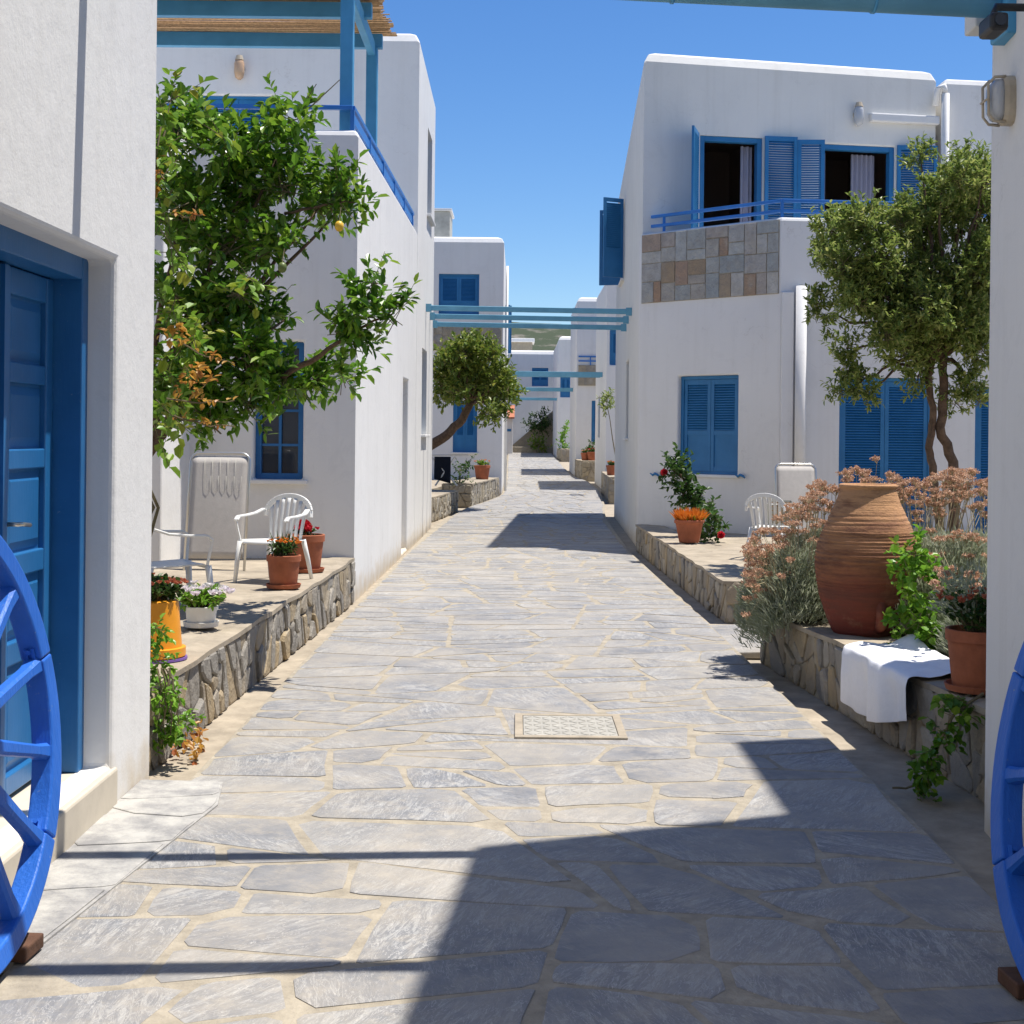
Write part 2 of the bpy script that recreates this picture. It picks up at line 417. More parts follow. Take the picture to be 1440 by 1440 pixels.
def slab(mb, poly, fn, depth, bev):
    # fn(a, b, h) -> world point
    cx = sum(p[0] for p in poly)/len(poly); cy = sum(p[1] for p in poly)/len(poly); n = len(poly)
    k = lambda p, e: (p[0]+(cx-p[0])*e/max(.02, math.dist(p, (cx, cy))), p[1]+(cy-p[1])*e/max(.02, math.dist(p, (cx, cy))))
    vs = [fn(*p, -.01) for p in poly]+[fn(*p, depth*.6) for p in poly]+[fn(*k(p, bev), depth) for p in poly]
    fs = [tuple(2*n+i for i in range(n))]
    for l in (0, 1):
        for i in range(n): fs.append((l*n+i, l*n+(i+1) % n, (l+1)*n+(i+1) % n, (l+1)*n+i))
    mb.add(vs, fs)

# ---------------------------------------------------------------- the ground, alley pavement
LE = [(-8,-1.52),(15,-1.50),(25,-1.50),(32,-1.12),(38,-.42),(45,-.36),(60,-.45),(90,-.6)]
RE = [(-8,1.71),(10.5,1.69),(13,1.67),(20,1.60),(29,1.80),(34,2.1),(41,2.40),(47,2.35),(52,2.0),(60,2.0),(90,2.1)]
def interp(t, Y):
    for (a, b), (c, d) in zip(t, t[1:]):
        if Y <= c: return b+(d-b)*(Y-a)/(c-a)
    return t[-1][1]
mb = MB()
ys = [-60, 0, 12, 24, 35, 45, 60, 75, 90, 150, 400, 3500]; xs = [-3500, -200, -30, -6, 6, 30, 200, 3500]
for Y in ys:
    for X in xs: mb.v.append((X, Y, gz(min(Y, 150))-.07))
for j in range(len(ys)-1):
    for i in range(len(xs)-1):
        a = j*len(xs)+i; mb.f.append((a, a+1, a+len(xs)+1, a+len(xs)))
struct(mb.build('ground', M['concrete']))
mb = MB(); Ys = [-6+i*1.5 for i in range(65)]
for Y in Ys:
    a, b = interp(LE, Y), interp(RE, Y); z = gz(Y)
    mb.v += [(a, Y, z-.075), (a, Y, z-.012), (a+.012, Y, z), (b-.012, Y, z), (b, Y, z-.012), (b, Y, z-.075)]
for j in range(len(Ys)-1):
    for i in range(5): k = j*6+i; mb.f.append((k, k+1, k+7, k+6))
pav = struct(mb.build('pavement', M['mortar']))
r = random.Random(21)
def area(x, y): return .24+.10*math.sin(x*3.1+y*1.7)+(.07 if y < 6.5 else 0)
near = pieces([(-1.50,1.6),(1.69,1.6),(1.67,13.6),(-1.49,13.6)], area, r, .36, 1.3)
k = 0
for p in near:
    q = shrink(p, .015, r)
    if not q: continue
    cx = sum(a for a, b in q)/len(q); cy = sum(b for a, b in q)/len(q)
    if cy < 2.4: continue
    if k > 295: break
    h = r.uniform(.001, .0045); tx, ty = r.uniform(-.004,.004), r.uniform(-.004,.004); mb = MB(); slab(mb, q, lambda a, b, d: (a, b, d+((a-cx)*tx+(b-cy)*ty if d > 0 else 0)), h, .009)
    mb.build('paving_stone', M['slate'], pav, loc=(cx, cy, 0)); k += 1
mb = MB()
for p in pieces([(-1.48,13.62),(1.64,13.62),(1.57,20),(-1.48,20)], area, r, .3, 1.4)+pieces([(-1.48,20.02),(1.57,20.02),(1.68,28),(-1.28,28)], area, r, .3, 1.4):
    q = shrink(p, .02, r)
    if q: slab(mb, q, lambda a, b, d: (a, b, d), r.uniform(.001, .004), .009)
cells = []
for i in range(40):
    y0 = 28.05+i*1.5; y1 = y0+1.5
    a0, a1, b0, b1 = interp(LE,y0)+.03, interp(LE,y1)+.03, interp(RE,y0)-.03, interp(RE,y1)-.03
    for p in pieces([(a0,y0),(b0,y0),(b1,y1),(a1,y1)], lambda x, y: .35, r, .4, .8):
        q = shrink(p, .022, r)
        if q: slab(mb, q, lambda a, b, d: (a, b, gz(b)+d), .008, .006)
o = stuff(mb.build('paving_stones_far', M['slate_far'], pav))
# whitewashed edge beside the blue door
t = thing('whitewashed_landing', 'whitewashed paving slabs at the foot of the blue panelled door', 'doorstep', (-1.5,5.5,0))
LP = [(-1.715,4.3),(-1.47,4.35),(-1.27,6.1),(-1.33,6.5),(-1.715,6.52)]
mb = MB(); mb.add([(x,y,-.05) for x,y in LP]+[(x,y,.009) for x,y in LP], [tuple(range(5,10))]+[(i,(i+1)%5,(i+1)%5+5,i+5) for i in range(5)]); mb.build('bed', M['whitewash'], t)
for p in pieces(LP, lambda x, y: .13, r, .3, 1.0):
    q = shrink(p, .009, r)
    if q:
        mb = MB(); slab(mb, q, lambda a, b, d: (a, b, .009+d), r.uniform(.003,.007), .006); mb.build('slab', M['whitewash'], t, loc=(sum(a for a, b in q)/len(q), sum(b for a, b in q)/len(q), .009))
# inspection cover
t = thing('inspection_cover', 'pale rectangular inspection cover with ribbed tread set in the grey paving', 'manhole cover', (.3,7.84,0))
M['cover'] = simple('cover', (.35,.335,.295), .8, 10, .15, .3)
mb = MB()
for a in ((.0,.60,7.52,7.57),(.0,.60,8.11,8.16),(.0,.045,7.573,8.107),(.555,.60,7.573,8.107)): mb.box(a[0],a[1],a[2],a[3],-.02,.014)
mb.build('frame', M['concrete'], t, bevel=.004)
mb = MB(); mb.box(.047,.553,7.575,8.105,-.02,.012); mb.build('plate', M['cover'], t, bevel=.004)
mb = MB()
for i in range(10):
    for j in range(8):
        x = .075+i*.05; y = 7.61+j*.064; s = 1 if (i+j) % 2 else -1
        mb.beam((x-.016, y-.02*s, .0115), (x+.016, y+.02*s, .0115), .012, .005)
mb.build('tread', M['cover'], t)

# ---------------------------------------------------------------- houses
class Fr:
    def __init__(s, p0, p1):
        s.o = Vector((p0[0], p0[1])); d = Vector((p1[0]-p0[0], p1[1]-p0[1])); s.L = d.length; s.d = d/s.L; s.n = Vector((s.d.y, -s.d.x))
    def __call__(s, a, n, z):
        q = s.o+s.d*a+s.n*n; return (q.x, q.y, z)
    def sx(s, px, py=500):      # distance along this wall where a picture column meets it
        d = ray(px, py); D = Vector((d.x, d.y)).normalized()
        den = D.x*s.d.y-D.y*s.d.x
        return -(s.o.x*D.y-s.o.y*D.x)/(s.d.x*D.y-s.d.y*D.x)
    def zx(s, px, py):
        a = s.sx(px, py); q = s.o+s.d*a; d = ray(px, py); return H+d.z*(q.y/F)
def offset(pts, e):
    out = []; n = len(pts)
    for i in range(n):
        a, b, c = Vector(pts[i-1]), Vector(pts[i]), Vector(pts[(i+1) % n])
        d1 = (b-a).normalized(); d2 = (c-b).normalized()
        n1 = Vector((-d1.y, d1.x)); n2 = Vector((-d2.y, d2.x)); m = (n1+n2)
        m = m/max(.3, m.dot(n1)) if m.length > 1e-4 else n1
        out.append(b+m*e)
    return out
def shell(mb, pts, z0, tops, openings, ch=.13, par=.3):
    """walls of a block on a CCW footprint, openings with reveals, a soft chamfered parapet and a roof"""
    n = len(pts); tops = tops if hasattr(tops, '__len__') else [tops]*n
    for i in range(n):
        fr = Fr(pts[i], pts[(i+1) % n]); ta, tb = tops[i]-ch, tops[(i+1) % n]-ch
        op = openings.get(i, [])
        S = sorted({0, fr.L, *[x for q in op for x in q[:2]]}); Z = sorted({z0, *[x for q in op for x in q[2:4]]})
        for si in range(len(S)-1):
            a, b = S[si], S[si+1]
            ga, gb = ta+(tb-ta)*a/fr.L, ta+(tb-ta)*b/fr.L
            for zi in range(len(Z)):
                lo = Z[zi]; top = zi == len(Z)-1
                hi = None if top else Z[zi+1]
                m_s, m_z = (a+b)/2, (lo+.01)
                if not top and any(q[0] <= m_s <= q[1] and q[2] <= m_z <= q[3] for q in op): continue
                mb.add([fr(a,0,lo), fr(b,0,lo), fr(b,0,gb if top else hi), fr(a,0,ga if top else hi)], [(0,1,2,3)])
        for q in op:
            a, b, lo, hi, d = q[:5]
            mb.add([fr(a,0,lo),fr(b,0,lo),fr(b,0,hi),fr(a,0,hi),fr(a,-d,lo),fr(b,-d,lo),fr(b,-d,hi),fr(a,-d,hi)],
                   [(0,1,5,4),(1,2,6,5),(2,3,7,6),(3,0,4,7)])
    rings = [(0, -ch), (ch*.35, -ch*.3), (ch, 0), (ch+.14, 0), (ch+.15, -par)]
    R_ = []
    for e, dz in rings: R_.append([(p[0], p[1], tops[i]+dz) for i, p in enumerate(offset(pts, e))])
    for a, b in zip(R_, R_[1:]):
        for i in range(n): j = (i+1) % n; mb.add([a[i], a[j], b[j], b[i]], [(0,1,2,3)])
    mb.add(R_[-1], [tuple(range(n))])
def leafpanel(fm, sm, fr, s0, s1, n0, z0, z1, th=.035, solid=.38, fw=.055, back=True):
    """one louvred shutter leaf in wall frame fr: stiles, rails, a solid lower panel; the slats go to sm"""
    fm.fbox(fr, s0, s0+fw, n0, n0+th, z0, z1); fm.fbox(fr, s1-fw, s1, n0, n0+th, z0, z1)
    a, b = s0+fw, s1-fw; hh = z1-z0; zm = z0+hh*solid
    fm.fbox(fr, a, b, n0+.002, n0+th-.002, z0, z0+fw*1.2); fm.fbox(fr, a, b, n0+.002, n0+th-.002, z1-fw*1.3, z1)
    if solid > 0:
        fm.fbox(fr, a, b, n0+.002, n0+th-.002, zm-fw*.6, zm+fw*.6); fm.fbox(fr, a, b, n0+.008, n0+th-.014, z0+fw*1.2, zm-fw*.6)
        lo = zm+fw*.6
    else: lo = z0+fw*1.2
    z = lo+.02
    while z < z1-fw*1.3-.012:
        p = [fr(a,n0+th-.004,z-.014),fr(b,n0+th-.004,z-.014),fr(b,n0+.004,z+.014),fr(a,n0+.004,z+.014)]
        sm.hexa([*p, *[(q[0],q[1],q[2]+.008) for q in p]]); z += .036
    if back: sm.fbox(fr, a, b, n0-.004, n0+.001, lo, z1-fw)
def shutters(parent, fr, s0, s1, z0, z1, depth, leaves=2, solid=.38, frame=.05):
    mb = MB(); n0 = -depth
    mb.fbox(fr, s0+.002, s0+frame, n0, n0+.07, z0+.002, z1-.002); mb.fbox(fr, s1-frame, s1-.002, n0, n0+.07, z0+.002, z1-.002)
    mb.fbox(fr, s0+frame, s1-frame, n0, n0+.068, z1-frame, z1-.003); mb.fbox(fr, s0+frame, s1-frame, n0, n0+.068, z0+.003, z0+frame*.7)
    mb.fbox(fr, s0+.01, s1-.01, n0-.03, n0-.01, z0, z1)
    mb.build('window_frame', M['shutter_blue'], parent)
    wd = (s1-s0-2*frame)/leaves
    for i in range(leaves):
        fm, sm = MB(), MB(); a = s0+frame+i*wd
        leafpanel(fm, sm, fr, a+.003, a+wd-.003, n0+.02, z0+frame*.75, z1-frame-.004, solid=solid)
        o = fm.build('shutter', M['shutter_blue'], parent); stuff(sm.build('louvre_slats', M['shutter_blue'], o))
def sill(parent, fr, s0, s1, z, n1=.05):
    mb = MB(); mb.fbox(fr, s0-.05, s1+.05, -.1, n1, z-.045, z-.003); mb.build('sill', M['plaster'], parent, bevel=.008)
def glazed(parent, fr, s0, s1, z0, z1, depth, bars=(1, 3), mt='shutter_blue'):
    mb = MB(); n0 = -depth; fw = .06
    mb.fbox(fr, s0+.002, s0+fw, n0, n0+.06, z0+.002, z1-.002); mb.fbox(fr, s1-fw, s1-.002, n0, n0+.06, z0+.002, z1-.002)
    mb.fbox(fr, s0+fw, s1-fw, n0, n0+.058, z1-fw, z1-.003); mb.fbox(fr, s0+fw, s1-fw, n0, n0+.058, z0+.003, z0+fw)
    for i in range(1, bars[1]):
        z = z0+(z1-z0)*i/bars[1]; mb.fbox(fr, s0+fw, s1-fw, n0+.01, n0+.045, z-.012, z+.012)
    for i in range(1, bars[0]+1):
        a = s0+(s1-s0)*i/(bars[0]+1); mb.fbox(fr, a-.014, a+.014, n0+.008, n0+.048, z0+fw, z1-fw)
    o = mb.build('window_frame', M[mt], parent)
    mb = MB(); mb.fbox(fr, s0+.01, s1-.01, n0-.006, n0+.004, z0+.01, z1-.01); mb.build('pane', M['glass'], o)
def house(name, label, pts, z0, tops, openings=None, mt='plaster', bevel=.03, ch=.13, par=.3):
    t = thing(name, label, 'house', (pts[0][0], pts[0][1], 0))
    mb = MB(); shell(mb, pts, z0, tops, openings or {}, ch, par)
    bm_o = mb.build('wall', M[mt], t, bevel=0)
    me = bm_o.data; bm = bmesh.new(); bm.from_mesh(me); bmesh.ops.remove_doubles(bm, verts=bm.verts, dist=.0005); bmesh.ops.recalc_face_normals(bm, faces=bm.faces); bm.to_mesh(me); bm.free()
    if bevel:
        m_ = bm_o.modifiers.new('bevel', 'BEVEL'); m_.width = bevel; m_.segments = 3; m_.limit_method = 'ANGLE'; m_.angle_limit = R(50)
    return t
def railing(parent, pts, zs, post_s, mt='rail_blue', r0=.028, zb=0):
    for z in zs:
        mb = MB()
        for a, b in zip(pts, pts[1:]): mb.beam((a[0],a[1],z+a[2]), (b[0],b[1],z+b[2]), .05, .045)
        mb.build('rail', M[mt], parent, bevel=.006)
    for p in post_s:
        mb = MB(); mb.beam((p[0],p[1],p[2]), (p[0],p[1],p[3]), .04, .04); mb.build('post', M[mt], parent)

# --- L0: near house on the left with the blue door
XL = -1.71
pts = [(XL,-6),(XL,6.66),(-9,6.66),(-9,-6)]
fr = Fr(pts[0], pts[1]); D = lambda Y: Y+6
op = {0: [(D(4.66), D(6.04), .17, 2.33, .13)]}
L0 = house('white_house', 'white plastered house wall with the blue panelled double door', pts, -.09, 7.0, op, bevel=.025)
# door frame, leaves
mb = MB()
mb.fbox(fr, D(5.965), D(6.075), -.30, -.12, .17, 2.36); mb.fbox(fr, D(4.62), D(4.73), -.30, -.12, .17, 2.36); mb.fbox(fr, D(4.73), D(5.965), -.30, -.122, 2.24, 2.36)
mb.build('door_frame', M['door_blue'], L0, bevel=.006)
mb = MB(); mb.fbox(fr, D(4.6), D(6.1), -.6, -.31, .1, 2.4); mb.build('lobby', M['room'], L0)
def door_leaf(a, b, handle):
    n0 = -.24; mb = MB(); st = .085
    mb.fbox(fr, a, a+st, n0-.045, n0, .19, 2.235); mb.fbox(fr, b-st, b, n0-.045, n0, .19, 2.235)
    zs = [(.19,.27),(.69,.78),(1.03,1.12),(1.45,1.53),(1.79,1.87),(2.13,2.235)]
    for z0, z1 in zs: mb.fbox(fr, a+st, b-st, n0-.043, n0-.002, z0, z1)
    o = mb.build('door_leaf', M['door_blue'], L0, bevel=.006)
    for (p, q), (u, v) in zip(zs, zs[1:]):
        mb = MB(); mb.fbox(fr, a+st, b-st, n0-.034, n0-.026, q, u)
        # raised field with sloping edges
        s0, s1, z0, z1 = a+st+.012, b-st-.012, q+.012, u-.012; e = .035
        mb.add([fr(s0,n0-.026,z0),fr(s1,n0-.026,z0),fr(s1,n0-.026,z1),fr(s0,n0-.026,z1),fr(s0+e,n0-.012,z0+e),fr(s1-e,n0-.012,z0+e),fr(s1-e,n0-.012,z1-e),fr(s0+e,n0-.012,z1-e)],
               [(4,5,6,7),(0,1,5,4),(1,2,6,5),(2,3,7,6),(3,0,4,7)])
        mb.build('panel', M['door_blue'], o)
    if handle:
        mb = MB(); s = a+.045; mb.tube([fr(s,n0,1.245),fr(s,n0+.05,1.245),fr(s+.02,n0+.055,1.245),fr(s+.13,n0+.05,1.235)], .009, 8)
        mb.build('handle', M['brass'], o, True)
        mb = MB(); mb.fbox(fr, s-.012, s+.012, n0-.001, n0+.004, .96, 1.02); mb.build('keyhole_plate', M['iron'], o)
door_leaf(D(5.375), D(5.962), True); door_leaf(D(4.735), D(5.36), False)
mb = MB(); mb.fbox(fr, D(5.345), D(5.39), -.242, -.222, .2, 2.23); mb.build('meeting_strip', M['door_blue'], L0)
mb = MB(); mb.fbox(fr, D(3.9), D(6.10), -.32, .012, -.05, .168); mb.build('door_sill', M['marble'], L0, bevel=.012)

# --- R0: near house on the right
pts = [(1.46,-6),(9,-6),(9,8.1),(3.33,8.1),(3.33,6.66),(2.02,6.12),(1.46,0.1)]
R0 = house('white_house', 'white house wall in shade with the bulkhead lamp and security camera', pts, -.09, 7.05, {}, 'plaster', .025)

# --- L1: two-storey house with roof terrace
XA, XB = -1.61, -1.56
g = [(XA,14.1),(XB,21.7),(-9,21.7),(-9,13.0),(-3.25,13.0),(-3.25,14.1)]
# ground floor with the terrace on top: its front facade is edge 5
frF = Fr(g[5], g[0]); frS = Fr(g[0], g[1])
a0, a1 = frF.sx(357, 610), frF.sx(426, 610)
op = {5: [(a0, a1, 1.15, 2.52, .16)], 0: [(5.35, 6.25, -.02, 2.38, .22)]}
L1 = house('terrace_house', 'two-storey white house with blue-railed roof terrace behind the lemon tree', g, -.09, [4.63,4.72,4.72,4.63,4.63,4.63], op, bevel=.025, ch=.06, par=.75)
glazed(L1, frF, a0, a1, 1.15, 2.52, .15, (1, 4), 'door_blue'); sill(L1, frF, a0, a1, 1.15)
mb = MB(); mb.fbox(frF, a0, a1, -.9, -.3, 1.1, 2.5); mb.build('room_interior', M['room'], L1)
mb = MB(); mb.fbox(frS, 5.36, 6.24, -.28, -.222, -.02, 2.38); mb.build('side_door', M['white_plastic'], L1)
u = [(XB,21.72),(XB+.02,25.6),(-9,25.6),(-9,21.72)]
frU = Fr(u[3], u[0]); frV = Fr(u[0], u[1])
b0, b1 = frU.sx(283, 150), frU.sx(386, 150)
op = {3: [(b0, b1, 5.0, frU.zx(330, 134), .14)], 0: [(1.2, 2.3, 1.62, 3.02, .2), (2.0, 3.1, 5.3, 6.75, .2)]}
mb = MB(); shell(mb, u, -.09, [7.78,7.66,7.66,7.78], op, .16)
o = mb.build('upper_wall', M['plaster'], L1); o.data.validate()
bm = bmesh.new(); bm.from_mesh(o.data); bmesh.ops.remove_doubles(bm, verts=bm.verts, dist=.0005); bmesh.ops.recalc_face_normals(bm, faces=bm.faces); bm.to_mesh(o.data); bm.free()
m_ = o.modifiers.new('bevel', 'BEVEL'); m_.width = .03; m_.segments = 3; m_.limit_method = 'ANGLE'; m_.angle_limit = R(50)
shutters(L1, frU, b0, b1, 5.0, frU.zx(330, 134), .12, 2)
for q in op[0]:
    glazed(L1, frV, q[0], q[1], q[2], q[3], .18, (1, 1)); sill(L1, frV, q[0], q[1], q[2], .07)
def wall_lamp(name, label, p, nrm, sc=1, glassm='amber_glass'):
    t = thing(name, label, 'lamp', p); mb = MB(); d = Vector(nrm)
    p = Vector(p); mb.tube([p-d*.01, p+d*.04*sc], [.06*sc, .055*sc], 16); mb.build('base', M['lamp_body'], t, True)
    mb = MB(); prof = [(.02,-.16),(.055,-.13),(.068,-.06),(.068,.05),(.05,.10),(.02,.125)]
    mb.lathe([(a*sc, b*sc) for a, b in prof], p+d*.07*sc, 16); mb.build('glass', M[glassm], t, True)
    mb = MB(); mb.tube([p+d*.07*sc+Vector((0,0,.10*sc)), p+d*.07*sc+Vector((0,0,.16*sc))], [.058*sc, .04*sc], 12); mb.build('cap', M['lamp_body'], t)
wall_lamp('wall_lamp', 'small amber wall lamp above the shuttered window of the roof terrace', atY(338, 97, 21.7), (0,-1,0), 1.15)
# terrace rail
rl = thing('terrace_railing', 'blue metal railing on the parapet of the roof terrace', 'railing', (XA-.08, 14.18, 4.63))
railing(rl, [(-5.2,14.18,0),(XA-.07,14.18,0),(XB-.07,21.6,.10)], [4.86], [(XA-.07,14.18,4.60,4.84),(-3.4,14.18,4.60,4.84)]+[(XA-.065+.05*i/5,14.18+7.2*i/5,4.62+.08*i/5,4.85+.1*i/5) for i in range(1,6)])
mb = MB(); mb.beam((XA-.07,14.2,4.76),(XB-.07,21.6,4.84), .03, .09); mb.build('side_strip', M['rail_blue'], rl)
# pergola on the terrace
pg = thing('reed_pergola', 'light blue timber pergola roofed with reed matting on the roof terrace', 'pergola', (-1.75,14.3,4.4))
xp = -1.76
for Y in (14.35, 16.75):
    for X in (xp, -5.6):
        mb = MB(); mb.beam((X, Y, 4.3), (X, Y, 6.15), .13, .13); mb.build('post', M['post_blue'], pg, bevel=.008)
for Y in (14.35, 15.55, 16.75):
    mb = MB(); mb.beam((-6.2, Y, 6.235), (xp+.12, Y, 6.235), .10, .165); mb.build('beam', M['post_blue'], pg, bevel=.006)
mb = MB(); mb.beam((xp, 14.1, 6.13), (xp, 16.9, 6.13), .08, .16); mb.build('side_beam', M['post_blue'], pg, bevel=.006)
r = random.Random(3)
for k, (ya, yb, zo) in enumerate(((14.2,15.5,0),(15.4,16.95,.012))):
    mb = MB(); Y = ya
    while Y < yb:
        rr = r.uniform(.006, .011); z = 6.335+zo+r.uniform(0, .02)
        mb.tube([(-6.1+r.uniform(-.1,.1), Y, z), (-3.8, Y+r.uniform(-.01,.01), z+r.uniform(-.01,.01)), (xp+.22+r.uniform(-.06,.06), Y, z)], rr, 5); Y += rr*2.15
    stuff(mb.build('reed_mat', M['reed'], pg))

# --- R1: house with stone-clad balcony
c0, c1, c2 = (1.79,21.0), (3.55,19.30), (8.6,19.75)
g = [c0, c1, c2, (9.2,30.0), (2.03,30.0)]
frD, frW, frE = Fr(c0, c1), Fr(c1, c2), Fr(g[4], c0)
w0, w1 = frD.sx(953, 600), frD.sx(1037, 600)
d0, d1 = frW.sx(1180, 600), frW.sx(1312, 600)
WZ = (frD.zx(995, 667), frD.zx(995, 528)); DZ = (.32, frW.zx(1240, 531))
e0, e1 = frE.L-frE.sx(874, 600) if False else 2.1, 3.3
op = {0: [(w0, w1, WZ[0], WZ[1], .2)], 1: [(d0, d1, DZ[0], DZ[1], .14), (frW.sx(1372,600), frW.sx(1372,600)+1.1, .32, 2.35, .14)], 4: [(2.0, 3.1, 4.55, 6.05, .2), (3.6, 4.6, 1.55, 2.95, .2)]}
# lower storey + balcony parapet
lowp = [c0, c1, c2, (8.8,22.3), (1.81,21.55)]
R1 = house('balcony_house', 'two-storey white house with stone-clad balcony and blue shutters', lowp, -.09, 4.62, {0: op[0], 1: op[1]}, bevel=.025, ch=.05, par=.95)
shutters(R1, frD, w0, w1, WZ[0], WZ[1], .14, 2, .42); sill(R1, frD, w0, w1, WZ[0], .03)
shutters(R1, frW, d0, d1, DZ[0], DZ[1], .12, 2, .0)
s_ = frW.sx(1372,600); shutters(R1, frW, s_, s_+1.1, .32, 2.35, .12, 2, 0)
# upper block (its facade is set back behind the balcony)
f0, f1 = (1.815,21.02), (6.36,21.82)
up = [f0, f1, (6.5,30.0), (2.05,30.0)]
frT = Fr(f0, f1); frL = Fr(up[3], up[0])
t0, t1, t2, t3 = [frT.sx(x, 240) for x in (984, 1072, 1152, 1258)]
zt = lambda x, y: frT.zx(x, y)
opT = [(t0, t1, 3.72, zt(1030, 192), .22), (t2, t3, 3.72, zt(1200, 204), .22)]
opL = [(2.1, 3.3, 4.6, 6.08, .2), (4.3, 5.4, 1.6, 2.95, .2)]
mb = MB(); shell(mb, up, -.09, [7.34, 7.30, 6.9, 6.62], {0: opT, 3: opL}, .17)
o = mb.build('upper_wall', M['plaster_warm'], R1)
bm = bmesh.new(); bm.from_mesh(o.data); bmesh.ops.remove_doubles(bm, verts=bm.verts, dist=.0005); bmesh.ops.recalc_face_normals(bm, faces=bm.faces); bm.to_mesh(o.data); bm.free()
m_ = o.modifiers.new('bevel', 'BEVEL'); m_.width = .03; m_.segments = 3; m_.limit_method = 'ANGLE'; m_.angle_limit = R(50)
for (a, b, lo, hi, d) in opT:
    mb = MB(); fw = .075
    mb.fbox(frT, a+.002, a+fw, -.15, -.02, lo, hi-.002); mb.fbox(frT, b-fw, b-.002, -.15, -.02, lo, hi-.002); mb.fbox(frT, a+fw, b-fw, -.15, -.022, hi-fw, hi-.003)
    mb.build('window_frame', M['shutter_blue'], R1, bevel=.005)
    # room behind
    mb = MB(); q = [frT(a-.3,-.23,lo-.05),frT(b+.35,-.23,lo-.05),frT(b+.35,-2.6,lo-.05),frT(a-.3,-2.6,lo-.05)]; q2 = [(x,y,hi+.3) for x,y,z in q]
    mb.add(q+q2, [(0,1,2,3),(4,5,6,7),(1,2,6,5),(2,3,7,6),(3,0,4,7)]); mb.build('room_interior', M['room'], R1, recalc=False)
def curtain(a, b, lo, hi, n0, waves):
    mb = MB(); mb.grid(lambda u, v: frT(a+(b-a)*u, n0+.03*math.sin(u*waves*6.283)*(.6+.4*v), lo+(hi-lo)*v), waves*8, 4)
    mb.build('curtain', M['curtain'], R1, True)
hi = opT[1][3]
curtain(t2+.08, t2+.20, 3.75, hi-.09, -.25, 2); curtain(t2+.62, t2+1.0, 3.75, hi-.09, -.27, 5); curtain(t1-.26, t1-.08, 3.75, opT[0][3]-.09, -.25, 2)
def open_leaf(parent, hinge, ang, wd, z0, z1, solid=.35):
    f = Fr(hinge, (hinge[0]+math.cos(ang), hinge[1]+math.sin(ang))); fm, sm = MB(), MB()
    leafpanel(fm, sm, f, 0, wd, 0, z0, z1, solid=solid, back=False); o = fm.build('shutter', M['shutter_blue'], parent); stuff(sm.build('louvre_slats', M['shutter_blue'], o))
base_a = math.atan2(frT.d.y, frT.d.x)
P = lambda s, n: frT(s, n, 0)[:2]
hz = opT[0][3]+.02
open_leaf(R1, P(t0-.02, .03), base_a-R(115), .55, 3.76, hz)
open_leaf(R1, P(t1+.02, .035), base_a-R(3), .50, 3.76, hz)
open_leaf(R1, P(t1+.53, .06), base_a-R(14), .40, 3.76, hz-.04)
open_leaf(R1, P(t3+.02, .03), base_a-R(8), .62, 3.76, opT[1][3]+.02, 0)
# alley-side windows: upper with open shutters, lower shut
for q in opL: glazed(R1, frL, q[0], q[1], q[2], q[3], .18, (1, 2)); sill(R1, frL, q[0], q[1], q[2], .06)
bl = math.atan2(frL.d.y, frL.d.x); PL = lambda s, n: frL(s, n, 0)[:2]
open_leaf(R1, PL(opL[0][1]+.02, .02), bl-R(62), .42, 4.6, 6.08)
open_leaf(R1, PL(opL[0][0]-.02, .02), bl-R(105), .42, 4.6, 6.08)
# stone cladding on the balcony front: coursed tiles
pz0, pz1 = 3.58, 4.585
mb = MB(); mb.fbox(frD, .03, frD.L-.03, -.01, .012, pz0, pz1); panel = mb.build('stone_panel', M['wall_mortar'], R1)
r = random.Random(11)
for p in pieces([(.03,pz0),(frD.L-.03,pz0),(frD.L-.03,pz1),(.03,pz1)], lambda x, y: .085, r, .0, 1.0):
    A = sum(p[i][0]*p[(i+1)%len(p)][1]-p[(i+1)%len(p)][0]*p[i][1] for i in range(len(p)))
    xs_ = [a for a, b in p]; zs_ = [b for a, b in p]; gp = .006
    q = [(min(xs_)+gp, min(zs_)+gp), (max(xs_)-gp, min(zs_)+gp), (max(xs_)-gp, max(zs_)-gp), (min(xs_)+gp, max(zs_)-gp)]
    mb = MB(); slab(mb, q, lambda a, b, h: frD(a, .012+h, b), r.uniform(.006, .016), .004)
    cc = frD(sum(a for a, b in q)/len(q), .012, sum(b for a, b in q)/len(q)); mb.build('stone_tile', M['clad_stone'], panel, loc=cc)
    panel.children[-1].location = Vector(cc); panel.children[-1].parent = panel; panel.children[-1].matrix_parent_inverse = panel.matrix_world.inverted() if False else Matrix()
for ch in panel.children: ch.location = Vector(ch.location)
# balcony rail, drain pipe column
rl = thing('balcony_railing', 'blue double-tube railing above the stone-clad balcony', 'railing', (c1[0], c1[1], 4.6))
e_ = frD(frD.L-.06, -.10, 0); s_ = frD(.12, -.10, 0); q_ = frW(5.0, -.10, 0)
railing(rl, [(s_[0],s_[1],0),(e_[0],e_[1],0),(q_[0],q_[1],0)], [4.72, 4.86], [(e_[0],e_[1],4.58,4.86)]+[(*frD(x,-.10,0)[:2],4.58,4.86) for x in (.35,)]+[(*frW(x,-.10,0)[:2],4.58,4.86) for x in (1.5,3,4.5)])
s_ = frW.sx(1124, 500); mb = MB(); mb.tube([frW(s_,.075,.2), frW(s_,.075,3.68)], .075, 16); mb.build('downpipe_casing', M['plaster'], R1, True)
mb = MB(); mb.fbox(frW, 0.01, s_-.09, -.01, .05, -.08, 3.60); mb.build('pilaster', M['plaster'], R1, bevel=.01)
